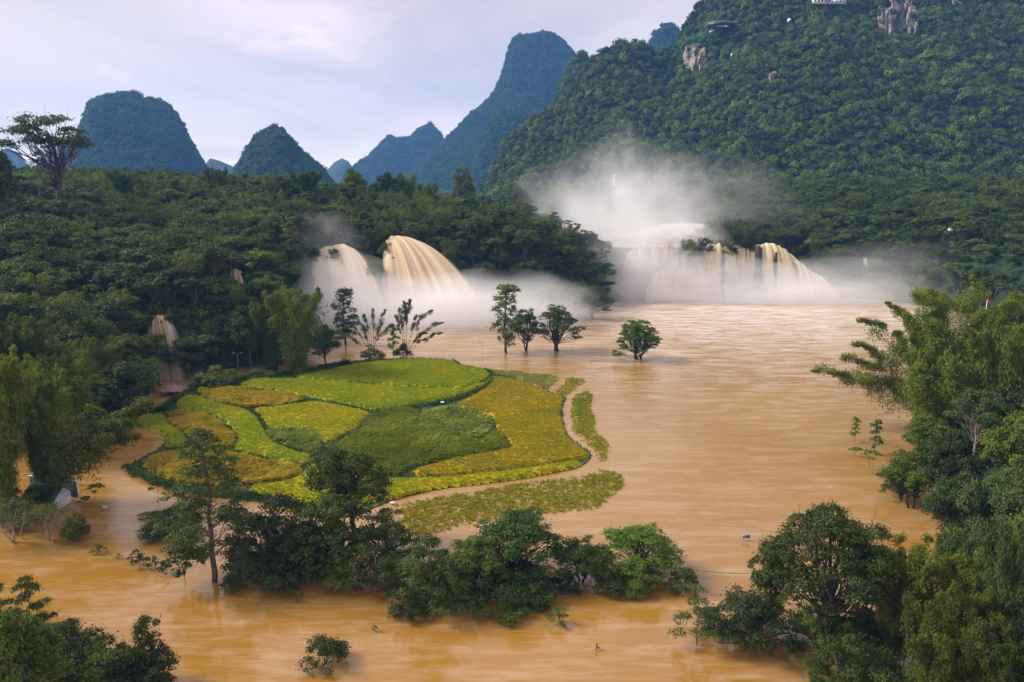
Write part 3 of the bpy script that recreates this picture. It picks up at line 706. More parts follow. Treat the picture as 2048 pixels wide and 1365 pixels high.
# which trees show largest: coarse painter's buffer
order = np.argsort(-GY); buf = -np.ones((342, 512), int)
cx_, cy_ = proj(GX, GY, GH + heights[hgt] * scl_ * 0.6)
for i in order:
    r_ = radii[hgt[i]] * scl_[i] * FPX / GY[i] / 4; u, v = cx_[i] / 4, cy_[i] / 4
    x0, x1, y0, y1 = int(max(0, u - r_)), int(min(512, u + r_ + 1)), int(max(0, v - r_)), int(min(342, v + r_ + 1))
    if x0 >= x1 or y0 >= y1: continue
    yy, xx = np.mgrid[y0:y1, x0:x1]; mk = (xx - u) ** 2 + (yy - v) ** 2 < r_ * r_; buf[y0:y1, x0:x1][mk] = i
cnt = np.bincount(buf[buf >= 0], minlength=len(GX))
rank = np.argsort(-cnt)
IND = [i for i in rank[:250] if cnt[i] > 3]; indset = set(IND)
REST = [i for i in range(len(GX)) if i not in indset]
def kind_root(pr, name, x, y, z, s, rz, sz=None):
    root = empty(name, (x, y, z), rz); root.scale = (s, s, sz or s)
    c = obj('crown' if 'culms' not in pr else 'foliage', pr['crown'], root)
    if 'culms' in pr:
        for cm in pr['culms']: obj('culm', cm, root)
    elif pr.get('trunk'): obj('trunk', pr['trunk'], root)
    return root
allp = mids + bmid
FORM = {0: 'rounded mid green broadleaf tree', 1: 'tall dark green broadleaf tree', 2: 'flat topped mid green tree', 3: 'narrow upright green tree', 4: 'bright green rounded tree', 5: 'grey green rounded tree', 6: 'dark flat topped tree', 7: 'olive green rounded tree', 8: 'feathery bamboo clump', 9: 'drooping feathery bamboo clump'}
LM = [(95, 250, 'the umbrella tree'), (250, 310, 'the blue dome'), (550, 310, 'the pointed cone'), (680, 540, 'the cream falls'), (840, 520, 'the ochre falls'), (475, 575, 'the thin curved fall'), (320, 660, 'the brown fall'),
      (396, 620, 'the tall bright tree'), (252, 775, 'the rounded hut-side tree'), (596, 650, 'the towering bamboo'), (1014, 640, 'the tall flooded tree'), (1115, 660, 'the pale spreading tree'), (1185, 605, 'the misty tree'),
      (1098, 550, 'the leafless headland tree'), (1250, 590, 'the headland tip'), (925, 350, 'the pale skyline dome tree'), (790, 350, 'the twin crowned skyline trees'), (1220, 440, 'the spray plume'), (1550, 540, 'the yellow falls'),
      (1390, 470, 'the misty lip trees'), (1730, 530, 'the trickling fall'), (1660, 410, 'the white hillside house'), (1993, 405, 'the reddish stone tower'), (1900, 462, 'the white kiosk'), (1980, 610, 'the red flag'), (2035, 665, 'the blue roofed stall'),
      (1566, 560, 'the islet'), (60, 650, 'the tallest left bamboo'), (150, 700, 'the soft plumed bamboo'), (1890, 600, 'the giant bamboo'), (0, 480, 'the left border of the picture'), (2048, 520, 'the right border of the picture')]
def dirword(dx, dy):
    a_ = math.degrees(math.atan2(-dy, dx)) % 360
    return ['right of', 'above right of', 'above', 'above left of', 'left of', 'below left of', 'below', 'below right of'][int((a_ + 22.5) // 45) % 8]
used_labels = set()
def unique_label(form, qx, qy):
    ds = sorted((math.hypot(qx - a, qy - b), a, b, n_) for a, b, n_ in LM); opts = []
    def dist(d): return 'close' if d < 45 else 'a little way' if d < 95 else 'some way' if d < 160 else 'far'
    for d, a, b, n_ in ds[:4]: opts.append('%s %s %s %s' % (form, dist(d), dirword(qx - a, qy - b), n_))
    for k1 in range(3):
        for k2 in range(k1 + 1, 5):
            opts.append('%s %s %s, %s %s' % (form, dirword(qx - ds[k1][1], qy - ds[k1][2]), ds[k1][3], dirword(qx - ds[k2][1], qy - ds[k2][2]), ds[k2][3]))
    for k1 in range(3): opts.append('%s between %s and %s' % (form, ds[k1][3], ds[k1 + 1][3]))
    for o_ in opts:
        if o_ not in used_labels and len(o_.replace('-', ' ').split()) <= 16: used_labels.add(o_); return o_
    return opts[0]
FORM = {0: 'rounded mid green tree', 1: 'tall dark green tree', 2: 'flat topped green tree', 3: 'narrow upright tree', 4: 'bright green tree', 5: 'grey green tree', 6: 'dark flat topped tree', 7: 'olive green tree', 8: 'feathery bamboo', 9: 'drooping bamboo'}
for i in IND:
    j = hgt[i]; pr = allp[j]; x, y, z = GX[i], GY[i], GH[i] - 0.6; c_ = 1024 + FPX * x / y
    if inl[i]: where = ('left slope' if GH[i] < 30 else 'left plateau') if c_ < 480 else 'plateau by the twin falls' if c_ < 980 else 'headland'
    else: where = 'right falls bank' if c_ < 1700 else 'far right bank'
    qx, qy = proj(x, y, z + heights[j] * scl_[i] * 0.7); lab = unique_label(FORM[j], float(qx), float(qy))
    nm = 'bamboo_clump' if j > 7 else 'jungle_tree'
    if j > 7:
        root = empty(nm, (x, y, z), rng.uniform(0, 6.28)); root.scale = (scl_[i],) * 3; obj('foliage', pr['crown'], root)
        for cm in pr['culms'][::4]: obj('culm', cm, root)
    else: root = kind_root(pr, nm, x, y, z, scl_[i], rng.uniform(0, 6.28))
    tag(root, lab, 'bamboo' if j > 7 else 'tree', ('bamboo clumps' if j > 7 else 'jungle trees') + ' on the ' + where)
protos = [bpy.data.objects.new('jk%d' % n_, p_['crown']) for n_, p_ in enumerate(allp)]
R_ = np.array(REST)
scatter('jungle', np.stack([GX[R_], GY[R_], GH[R_] - 0.6], 1), rot_of_points(rng, len(R_), 0.05), scl_[R_], protos, 'unbroken jungle filling in behind the nearest trees', idx=hgt[R_])
# undergrowth that hides the soil under the trees
n = 16000; ux = rng.uniform(-430, 560, n); uy = rng.uniform(110, 520, n); uh = ground_h(ux, uy); k = (uh > 0.25)
e1 = rng.uniform(0, 1, 5200); ux = np.concatenate([ux[k], np.where(e1 < 0.5, rng.uniform(130, 420, 5200), rng.uniform(-190, -50, 5200))]); uy = np.concatenate([uy[k], np.where(e1 < 0.5, rng.uniform(345, 440, 5200), rng.uniform(195, 320, 5200))])
uh = ground_h(ux, uy); k = uh > 0.25; ux, uy, uh = ux[k], uy[k], uh[k]
low_under = [low_crown('under_%d' % i, 260 + i, ['leaf', 'leaf_dark', 'leaf_bright'][i], 2.2, 2.6, 190, 0.75, 0.45) for i in range(3)]
k = (proj(ux, uy, uh)[0] > -60) & (proj(ux, uy, uh)[0] < 2110)
for fc in FALL_CLEAR: k &= ~(inside(*proj(ux, uy, uh + 1.0), fc) & (uy < 400))
ux, uy, uh = ux[k], uy[k], uh[k]
scatter('undergrowth', np.stack([ux, uy, uh - 0.3], 1), rot_of_points(rng, len(ux), 0.2), rng.uniform(0.6, 1.5, len(ux)), low_under, 'leafy undergrowth and vines covering the banks and cliffs')
# ------------------------------------------------------------------ waterfalls
def fall_mat(name, dark, light, white, edge=0.16, thin=0.0, gaps=0.0):
    m, t, o = material(name)
    au = t.new('ShaderNodeAttribute', attribute_name='fu'); av = t.new('ShaderNodeAttribute', attribute_name='fv')
    cmb = t.new('ShaderNodeCombineXYZ'); t.link(au.outputs['Fac'], cmb.inputs[0]); t.link(av.outputs['Fac'], cmb.inputs[1])
    s1 = t.noise(t.mapping(cmb.outputs[0], (11, 0.55, 1)), 1.0, 5, 0.6, 0.15); s2 = t.noise(t.mapping(cmb.outputs[0], (46, 1.1, 1), (3, 1, 0)), 1.0, 4, 0.6, 0.1)
    f = t.math('ADD', t.math('MULTIPLY', s1, 0.62), t.math('MULTIPLY', s2, 0.38))
    f = t.math('ADD', f, t.math('MULTIPLY', av.outputs['Fac'], 0.06))
    c = t.ramp(f, [(0.34, dark), (0.5, light), (0.68, white)])
    b = t.new('ShaderNodeBsdfPrincipled', i_Roughness=0.75); t.link(c, b.inputs['Base Color']); b.inputs['Specular IOR Level'].default_value = 0.2
    bp = t.new('ShaderNodeBump', i_Strength=0.5, i_Distance=0.8); t.link(f, bp.inputs['Height']); t.link(bp.outputs[0], b.inputs['Normal'])
    # the edges of the sheet break up into spray
    e1 = t.math('DIVIDE', au.outputs['Fac'], edge, clamp=True); e2 = t.math('DIVIDE', t.math('SUBTRACT', 1.0, au.outputs['Fac']), edge, clamp=True)
    e = t.math('MULTIPLY', e1, e2); e = t.math('ADD', e, t.math('MULTIPLY', t.math('SUBTRACT', f, 0.5), 1.6 * 0.6))
    a = t.ramp(e, [(0.08, (0, 0, 0)), (0.5, (1, 1, 1))])
    if gaps:
        gp = t.ramp(s1, [(0.30, (1 - gaps,) * 3), (0.44, (1, 1, 1))]); a = t.math('MULTIPLY', a, gp)
    if thin: a = t.math('MULTIPLY', a, 1 - thin)
    t.link(a, b.inputs['Alpha']); t.link(b.outputs[0], o.inputs[0]); return m
M['fall_ochre'] = fall_mat('falling_water_ochre', (0.42, 0.28, 0.14), (0.58, 0.42, 0.25), (0.72, 0.60, 0.45))
M['fall_cream'] = fall_mat('falling_water_cream', (0.46, 0.34, 0.22), (0.61, 0.48, 0.35), (0.74, 0.64, 0.52), 0.14)
M['fall_yellow'] = fall_mat('falling_water_yellow', (0.40, 0.28, 0.12), (0.64, 0.50, 0.28), (0.80, 0.70, 0.50), 0.05, gaps=0.5)
M['fall_pale'] = fall_mat('falling_water_pale', (0.42, 0.32, 0.25), (0.60, 0.50, 0.42), (0.74, 0.66, 0.59), 0.10)
M['fall_soft'] = fall_mat('falling_water_soft', (0.42, 0.32, 0.25), (0.60, 0.50, 0.42), (0.74, 0.66, 0.59), 0.4)
M['fall_brown'] = fall_mat('falling_water_brown', (0.16, 0.11, 0.06), (0.30, 0.22, 0.14), (0.42, 0.33, 0.24), 0.5)
M['fall_thin'] = fall_mat('falling_water_thin', (0.30, 0.22, 0.14), (0.46, 0.36, 0.25), (0.60, 0.50, 0.40), 0.45)
def near_d(px, py):
    rx, ry, rz = ray(px, py); ys_ = np.linspace(150, 420, 900); k = ys_ / ry; d = ground_h(rx * k, ys_) - (CAM_H + rz * k); i_ = int(np.argmax(d > 0)); return float(ys_[i_]) - 3.0
def waterfall(crest, foot, Dc, Df, matn, label, zf=0.0, nu=70, nv=26, power=2.0, rough=0.35, seed=1, rag=0.6):
    """streamlines leave the crest and fall in parabolas to the foot; both lines are given by photo column and row."""
    def line(pts, D, zfix=None):
        q = np.array(pts, float); u = np.linspace(0, 1, len(q)); uu = np.linspace(0, 1, nu)
        return np.interp(uu, u, q[:, 0]), np.interp(uu, u, q[:, 1]), (np.interp(uu, [0, 1], D) if not np.isscalar(D) else np.full(nu, D))
    cx, cyy, cd = line(crest, Dc); A = np.stack(PD(cx, cyy, cd), -1)
    fx, fy, fd = line(foot, Df); B = np.stack(PD(fx, fy, fd), -1); B[:, 2] = zf
    tt = np.linspace(-0.12, 1, nv); V = []; U_ = []; Vv = []
    un = np.linspace(0, 1, nu)
    for tv in tt:
        tp = max(tv, 0.0)
        H = A + (B - A) * np.array([tp, tp, 0])[None]; H[:, 2] = A[:, 2] + (B[:, 2] - A[:, 2]) * tp ** power
        if tv < 0: H[:, 1] += -tv * 22; H[:, 2] += -0.2
        H[:, 1] += fbm(un * 40, np.full(nu, tv * 1.2), 2.2, 4, seed) * rough * 2.2 * min(1, tp * 4)
        H[:, 2] += fbm(un * 30, np.full(nu, 0.0), 2.5, 3, seed + 3) * rag; H[:, 1] += fbm(un * 30, np.full(nu, 0.0), 2.0, 3, seed + 8) * rag
        V.append(H); U_.append(un); Vv.append(np.full(nu, tv))
    V = np.concatenate(V); i = np.arange(nv - 1)[:, None] * nu + np.arange(nu - 1)[None]
    F = np.stack([i + nu, i + nu + 1, i + 1, i], -1).reshape(-1, 4)
    o = obj('waterfall', mesh('waterfall', V, F, M[matn], True, {'fu': np.concatenate(U_), 'fv': np.concatenate(Vv)}))
    return tag(o, label, 'waterfall', 'waterfalls of the valley')
waterfall([(604, 548), (612, 522), (628, 503), (650, 494), (668, 490), (688, 490), (702, 496)], [(598, 655), (620, 655), (650, 655), (685, 655), (720, 655), (755, 655), (795, 655)], 322, 298, 'fall_cream', 'cream coloured broad waterfall behind the leafy bamboo, left of the twin falls', seed=5)
waterfall([(766, 500), (772, 482), (780, 474), (788, 472), (796, 472), (806, 474), (818, 478)], [(758, 655), (790, 655), (830, 655), (870, 655), (910, 652), (955, 650), (1000, 648)], 326, 299, 'fall_ochre', 'ochre streaked waterfall fanning out to the right below the plateau trees', seed=15)
waterfall([(460, 541), (467, 538), (475, 542), (482, 549)], [(462, 665), (476, 665), (496, 665), (516, 665)], near_d(470, 556), near_d(470, 556) - 17, 'fall_brown', 'thin curved waterfall between dark trees left of the broad falls', zf=4, nu=30, seed=25)
waterfall([(296, 642), (308, 632), (325, 632), (345, 643)], [(292, 765), (315, 765), (350, 765), (392, 765)], near_d(320, 650), near_d(320, 650) - 12, 'fall_brown', 'short brown waterfall behind the forked tree and hut', nu=36, seed=35)
waterfall([(1250, 512), (1290, 498), (1330, 494), (1380, 496), (1430, 500), (1460, 502)], [(1230, 600), (1270, 600), (1320, 600), (1370, 600), (1420, 600), (1470, 600)], 377, 366, 'fall_pale', 'misty wide cascade left of the yellow streaked falls', seed=45, nu=110, rag=2.6)
waterfall([(1404, 506), (1420, 498), (1438, 489), (1452, 494), (1466, 503)], [(1380, 600), (1405, 600), (1432, 600), (1460, 600), (1484, 600)], 375, 366, 'fall_yellow', 'first yellow streams right of the misty cascade', seed=52, nu=60, power=1.7, rag=1.6)
waterfall([(1462, 499), (1480, 494), (1498, 497), (1513, 492)], [(1455, 600), (1475, 600), (1495, 600), (1512, 600)], 379, 369, 'fall_yellow', 'yellow streams left of the tall black rock rib', seed=53, nu=60, power=1.8, rag=1.5)
waterfall([(1522, 492), (1536, 487), (1552, 490), (1568, 500), (1582, 512), (1594, 522)], [(1519, 600), (1545, 600), (1570, 600), (1596, 600), (1622, 600), (1650, 600)], 376, 364, 'fall_yellow', 'bright yellow streaked fall curving right of the tall black rib', seed=55, nu=90, power=1.8, rag=1.0)
waterfall([(1588, 524), (1602, 528), (1618, 540), (1630, 552)], [(1600, 602), (1630, 602), (1660, 602), (1690, 602)], 368, 359, 'fall_cream', 'low pale shoulder of water at the right end of the yellow falls', seed=57, nu=40, power=1.8, rag=0.8)
waterfall([(1300, 545), (1340, 538), (1390, 540), (1440, 546)], [(1285, 606), (1330, 606), (1390, 606), (1450, 606)], 364, 357, 'fall_pale', 'low step of water in the spray before the misty cascade', seed=58, nu=60, rag=1.6)
waterfall([(1325, 447), (1360, 447), (1400, 448), (1430, 450)], [(1200, 496), (1260, 494), (1330, 492), (1400, 490)], 560, 450, 'fall_soft', 'sloping rapids of the upper river above the misty cascade', zf=23.95, seed=65, nu=40, power=1.0)
waterfall([(1724, 516), (1730, 515), (1737, 517)], [(1722, 560), (1730, 560), (1740, 560)], 387, 377, 'fall_thin', 'narrow trickle of a waterfall on the shaded right bank', zf=8, nu=16, seed=75)
# dark rock ribs that split the yellow falls
for (ax, ay, by_, w_) in ((1517, 492, 560, 2.2), (1552, 505, 575, 1.2), (1447, 500, 530, 0.8)):
    g_ = Geo(); rg = np.random.default_rng(int(ax)); D_ = 370
    pts = [PD(ax + rg.normal(0, 1), yy_, D_ - 5.5 * i_ / 7) for i_, yy_ in enumerate(np.linspace(ay, by_ + 40, 8))]
    tube(g_, pts, np.linspace(w_ * .5, w_ * 1.5, 8) * rg.uniform(0.8, 1.2, 8), 7)
    tag(obj('rock_rib', g_.mesh('rock_rib', M['bark_dark'], False)), {1517: 'tall black rock rib splitting the yellow falls', 1552: 'thin black rock sliver right of the tall rib', 1447: 'short dark rock at the start of the yellow falls'}[ax], 'rock')

# ------------------------------------------------------------------ spray and haze
def mist_mat(name, dens, nscale, off, thr=0.42, pw=1.0, flat=(1, 1, 1), col=(0.995, 0.99, 0.99)):
    m, t, o = material(name); tc = t.new('ShaderNodeTexCoord'); p = tc.outputs['Object']
    wn = t.new('ShaderNodeTexNoise', i_Scale=1.5, i_Detail=3.0, i_Roughness=0.6); t.link(t.mapping(p, (1, 1, 1), tuple(v + 3.3 for v in off)), wn.inputs['Vector'])
    wo = t.new('ShaderNodeVectorMath', operation='SUBTRACT'); t.link(wn.outputs['Color'], wo.inputs[0]); wo.inputs[1].default_value = (0.5, 0.5, 0.5)
    ws = t.new('ShaderNodeVectorMath', operation='MULTIPLY_ADD'); t.link(wo.outputs[0], ws.inputs[0]); ws.inputs[1].default_value = (1.05, 1.05, 1.05); t.link(p, ws.inputs[2])
    ln = t.new('ShaderNodeVectorMath', operation='LENGTH'); t.link(ws.outputs[0], ln.inputs[0])
    fall = t.math('POWER', t.math('SUBTRACT', 1.0, ln.outputs['Value'], clamp=True), pw)
    n = t.noise(t.mapping(p, flat, off), nscale, 4, 0.6, 0.3)
    d = t.math('MULTIPLY', t.math('MULTIPLY', t.math('SUBTRACT', n, thr, clamp=True), 1 / (1 - thr)), fall)
    d = t.math('MULTIPLY', d, dens)
    v = t.new('ShaderNodeVolumePrincipled'); v.inputs['Color'].default_value = (*col, 1); v.inputs['Anisotropy'].default_value = 0.0
    t.link(d, v.inputs['Density']); t.link(v.outputs[0], o.inputs['Volume'])
    try: m.cycles.volume_sampling = 'EQUIANGULAR' if False else 'MULTIPLE_IMPORTANCE'
    except Exception: pass
    return m
def ico(r=1.0, sub=3):
    bm = bmesh.new(); bmesh.ops.create_icosphere(bm, subdivisions=sub, radius=r); me = bpy.data.meshes.new('mist'); bm.to_mesh(me); bm.free(); return me
def mist(px, py, D, rx, ry, rz, dens, label, nscale=1.6, off=(0, 0, 0), thr=0.3, pw=0.9, flat=(1, 1, 1)):
    x, y, z = PD(px, py, D); me = ico(); me.materials.append(mist_mat('mist', dens, nscale, off, thr, pw, flat))
    o = obj('mist', me); o.location = (x, y, z); o.scale = (rx, ry, rz); return tag(o, label, kind='stuff')
MIST = [
    (830, 640, 292, 78, 18, 20, 0.60, 'spray at the foot of the twin falls', 2.2, (0, 0, 0), 0.24, 1.2),
    (680, 610, 300, 34, 16, 22, 0.22, 'thin spray before the cream falls', 1.7, (4, 0, 0), 0.2),
    (1000, 622, 300, 46, 24, 18, 0.16, 'drifting spray along the headland foot', 1.5, (2, 3, 0), 0.25),
    (640, 480, 325, 22, 14, 14, 0.06, 'faint vapour above the cream falls', 1.5, (7, 3, 0), 0.25),
    (1225, 515, 412, 64, 50, 74, 0.26, 'tall plume of spray behind the headland', 3.4, (1, 1, 5), 0.38, 1.7),
    (1310, 450, 440, 90, 50, 50, 0.10, 'thin vapour drifting up the wall', 3.4, (5, 1, 2), 0.38, 1.7),
    (1330, 590, 362, 80, 20, 22, 0.50, 'bank of spray across the misty cascade', 2.2, (3, 7, 2), 0.26, 1.2),
    (1520, 605, 356, 70, 14, 13, 0.42, 'low spray at the foot of the yellow falls', 1.9, (8, 3, 2), 0.22),
    (1270, 510, 380, 52, 28, 28, 0.22, 'pink white spray over the wide cascade', 2.2, (6, 2, 2), 0.25, 1.2),
    (1690, 590, 352, 66, 24, 18, 0.11, 'spray drifting along the right bank', 1.7, (9, 4, 1), 0.24),
    (1880, 570, 360, 84, 34, 24, 0.035, 'thin haze of spray on the far right bank', 1.5, (3, 9, 1), 0.2),
    (345, 745, 214, 12, 6, 4, 0.16, 'spray of the small fall behind the hut', 1.8, (2, 5, 1), 0.2),
]
for m_ in MIST: mist(*m_)
# the valley air
m, t, o = material('haze'); v = t.new('ShaderNodeVolumePrincipled'); v.inputs['Color'].default_value = (0.17, 0.42, 0.95, 1); v.inputs['Density'].default_value = 0.000125
v.inputs['Anisotropy'].default_value = 0.0; t.link(v.outputs[0], o.inputs['Volume']); M['haze'] = m
g_ = Geo(); box(g_, (0, 2200, 368), (14400, 7700, 780))
hz = obj('haze', g_.mesh('haze', M['haze'])); tag(hz, 'bluish haze filling the valley air', kind='stuff')
# ------------------------------------------------------------------ rice fields
def px_poly(pts, z=0.35): return np.array([P(a, b, z)[:2] for a, b in pts])
ISLAND = [(246, 936), (285, 915), (322, 896), (338, 872), (300, 862), (266, 840), (290, 826), (330, 812), (355, 796), (392, 770), (470, 752), (560, 744), (640, 733), (700, 722), (823, 716), (905, 719), (928, 734), (985, 745), (1052, 764), (1092, 783), (1136, 793), (1124, 808), (1126, 845), (1138, 876), (1184, 907), (1180, 918), (1165, 931), (1066, 953), (975, 966), (883, 976), (821, 990), (765, 1006), (700, 1040), (600, 1020), (500, 1000), (420, 992), (340, 976), (285, 955)]
def smooth_poly(pts, n=1):
    p = np.asarray(pts, float)
    for _ in range(n): q = np.roll(p, -1, 0); p = np.stack([p * .75 + q * .25, p * .25 + q * .75], 1).reshape(-1, 2)
    return p
def slab(name, pts, z, depth, mat):
    n = len(pts); V = [(a, b, z) for a, b in pts] + [(a, b, z - depth) for a, b in pts]
    T = tessellate_polygon([[Vector(v) for v in V[:n]]]); i = np.arange(n); Q = np.stack([i, (i + 1) % n, n + (i + 1) % n, n + i], 1)
    return mesh(name, V, [np.array(T), Q], mat)
isl = smooth_poly(px_poly(ISLAND, 0.15), 1)
tag(obj('field_ground', slab('field_ground', isl, 0.16, 1.2, M['field_mud'])), 'low muddy ground under the rice plots', kind='structure')

def rice_mat(name, a, b_, c_, nscale=0.10, trans=0.3):
    m, t, o = material(name); oi = t.new('ShaderNodeObjectInfo'); g = t.new('ShaderNodeNewGeometry')
    n = t.noise(g.outputs['Position'], nscale, 4, 0.6, 0.3)
    f = t.math('ADD', t.math('MULTIPLY', n, 0.95), t.math('MULTIPLY', t.math('SUBTRACT', oi.outputs['Random'], 0.5), 0.13))
    c = t.ramp(f, [(0.25, a), (0.52, b_), (0.78, c_)])
    b = t.new('ShaderNodeBsdfPrincipled', i_Roughness=0.75); b.inputs['Specular IOR Level'].default_value = 0.15; t.link(c, b.inputs['Base Color'])
    tr = t.new('ShaderNodeBsdfTranslucent'); t.link(c, tr.inputs[0])
    mxs = t.new('ShaderNodeMixShader', i_0=trans); t.link(b.outputs[0], mxs.inputs[1]); t.link(tr.outputs[0], mxs.inputs[2]); t.link(mxs.outputs[0], o.inputs[0]); return m
RM = {
    'green': rice_mat('rice_green', (0.232, 0.318, 0.005), (0.353, 0.387, 0.005), (0.464, 0.404, 0.007)),
    'lime': rice_mat('rice_lime', (0.310, 0.353, 0.005), (0.447, 0.421, 0.005), (0.533, 0.396, 0.007)),
    'gold': rice_mat('rice_gold', (0.241, 0.258, 0.009), (0.430, 0.335, 0.009), (0.533, 0.335, 0.010), 0.07),
    'lodged': rice_mat('rice_lodged', (0.258, 0.292, 0.017), (0.499, 0.378, 0.026), (0.619, 0.464, 0.120), 0.16),
    'pale': rice_mat('rice_pale', (0.146, 0.232, 0.039), (0.292, 0.344, 0.060), (0.473, 0.447, 0.120), 0.16),
    'dark': rice_mat('rice_dark', (0.157, 0.210, 0.022), (0.265, 0.304, 0.030), (0.385, 0.378, 0.030), 0.10),
    'wet': rice_mat('rice_wet', (0.189, 0.258, 0.010), (0.327, 0.310, 0.010), (0.413, 0.327, 0.017), 0.08),
    'weed': rice_mat('weed', (0.039, 0.082, 0.017), (0.073, 0.129, 0.026), (0.120, 0.172, 0.026), 0.15),
}
def tuft(name, seed, matn, n=12, h=0.62, w=0.05, spread=0.24, tip=0.35, heads=True):
    rng = np.random.default_rng(seed); g = Geo(); V = []; Q = []; T_ = []
    for k in range(n):
        a_ = rng.uniform(0, 6.283); r_ = spread * math.sqrt(rng.uniform(0, 1)); b0 = np.array([math.cos(a_) * r_, math.sin(a_) * r_, 0])
        a2 = a_ + rng.normal(0, 0.8); d = np.array([math.cos(a2), math.sin(a2), 0]); s = np.array([-d[1], d[0], 0]) * w
        hh = h * rng.uniform(0.7, 1.1); m_ = b0 + d * tip * 0.3 * h + np.array([0, 0, hh * 0.72]); e = b0 + d * tip * h + np.array([0, 0, hh * (0.92 if heads else 1)])
        i = len(V); V += [b0 - s * .6, b0 + s * .6, m_ + s, m_ - s, e]; Q.append((i, i + 1, i + 2, i + 3)); T_.append((i + 3, i + 2, i + 4))
    g.add(V, Q, T_); return bpy.data.objects.new(name, g.mesh(name, RM[matn]))
def rice(pts, kind, matn, label, seed, h=1.0, flow=None, den=1.0, smoothn=1):
    """one plot: a dense crop canopy with thousands of blades standing (or lying) on it."""
    rng = np.random.default_rng(seed); poly = smooth_poly(px_poly(pts, 0.5), smoothn); lo = poly.min(0); hi = poly.max(0)
    ar = (hi - lo).prod(); ntry = int(ar * 7.5 * den); q = rng.uniform(lo, hi, (ntry, 2)); q = q[inside(q[:, 0], q[:, 1], poly)]
    closed = list(map(tuple, poly)); sd_ = seg_dist(q[:, 0], q[:, 1], closed, True)
    jit = fbm(q[:, 0], q[:, 1], 2.2, 3, seed) * 0.5; k = sd_ > 0.12 + np.maximum(0, jit) * 1.3; q = q[k]; sd_ = sd_[k]; n = len(q)
    hn = fbm(q[:, 0], q[:, 1], 5, 4, seed + 1)
    base_me = None
    if kind == 'stand':
        cs = 0.55; xs_ = np.arange(lo[0], hi[0] + cs, cs); ys_ = np.arange(lo[1], hi[1] + cs, cs); XX, YY = np.meshgrid(xs_, ys_)
        s2 = seg_dist(XX.ravel(), YY.ravel(), closed, True).reshape(XX.shape); ins = inside(XX, YY, poly); hz_ = fbm(XX, YY, 5, 4, seed + 1)
        ZZ = np.where(ins, 0.2 + (h * 0.62 + hz_ * 0.12) * np.clip(s2 / 0.7, 0, 1), 0.12) + fbm(XX, YY, 0.8, 2, seed + 2) * 0.06 * ins
        i = np.arange(len(ys_) - 1)[:, None] * len(xs_) + np.arange(len(xs_) - 1)[None]; F = np.stack([i, i + 1, i + len(xs_) + 1, i + len(xs_)], -1).reshape(-1, 4)
        F = F[ins.ravel()[F].sum(1) >= 2]; base_me = mesh('canopy', np.stack([XX, YY, ZZ], -1).reshape(-1, 3), F, RM[matn])
        z = 0.2 + (h * 0.62 + hn * 0.12) * np.clip(sd_ / 0.7, 0, 1) - 0.22; z = np.maximum(z, 0.2)
        rot = np.stack([rng.normal(0.0, .16, n), rng.normal(0, .16, n), rng.uniform(0, 6.28, n)], 1); sc = rng.uniform(0.75, 1.15, n) * h
        pr_ = [tuft('rt%d_%d' % (seed, j), seed + j, matn) for j in range(3)]
    elif kind == 'lodged':                        # crop combed flat by wind and water, in swirling swathes
        fl = flow if flow is not None else 0.4
        ang = fl + fbm(q[:, 0], q[:, 1], 9, 3, seed + 4) * 2.6; lay = np.clip(1.18 + fbm(q[:, 0], q[:, 1], 4, 3, seed + 6) * 0.7, 0.35, 1.4)
        z = 0.2 + 0.28 * (hn + 0.6) * h + fbm(q[:, 0], q[:, 1], 2.5, 2, seed + 9) * 0.25; z = np.maximum(z, 0.12)
        rot = np.stack([lay, np.zeros(n), ang + rng.normal(0, .25, n)], 1); sc = rng.uniform(1.0, 1.5, n) * 1.1
        cs = 0.6; xs_ = np.arange(lo[0], hi[0] + cs, cs); ys_ = np.arange(lo[1], hi[1] + cs, cs); XX, YY = np.meshgrid(xs_, ys_); ins = inside(XX, YY, poly)
        hz_ = fbm(XX, YY, 5, 4, seed + 1); ZZ = np.where(ins, 0.14 + 0.28 * (hz_ + 0.6) * h + fbm(XX, YY, 2.5, 2, seed + 9) * 0.25, 0.1)
        i = np.arange(len(ys_) - 1)[:, None] * len(xs_) + np.arange(len(xs_) - 1)[None]; F = np.stack([i, i + 1, i + len(xs_) + 1, i + len(xs_)], -1).reshape(-1, 4)
        F = F[ins.ravel()[F].sum(1) >= 3]; base_me = mesh('canopy', np.stack([XX, YY, ZZ], -1).reshape(-1, 3), F, RM[matn])
        pr_ = [tuft('rl%d_%d' % (seed, j), seed + j, matn, 11, 0.95, 0.055, 0.2, 0.22, False) for j in range(3)]
    else:                                         # drowned: only the tips stand clear of the water, with open lanes between
        dn = fbm(q[:, 0], q[:, 1], 11, 4, seed + 4) * 0.9 + fbm(q[:, 0], q[:, 1], 1.6, 2, seed + 5) * 0.45 + np.clip(sd_ / 3.5, 0, 1) * 1.0 + 0.15
        if flow is not None: dn += flow(q[:, 0], q[:, 1])
        k = rng.uniform(0, 1, n) < np.clip(dn * 1.3, 0, 1); q = q[k]; hn = hn[k]; n = len(q)
        z = np.full(n, -0.12) + hn * 0.08; rot = np.stack([rng.normal(.1, .3, n), rng.normal(0, .3, n), rng.uniform(0, 6.28, n)], 1); sc = rng.uniform(0.6, 1.0, n)
        pr_ = [tuft('rw%d_%d' % (seed, j), seed + j, matn, 10, 0.55, 0.05, 0.26, 0.5) for j in range(3)]
    return scatter('rice', np.stack([q[:, 0], q[:, 1], z], 1), rot, sc, pr_, label, base_me)
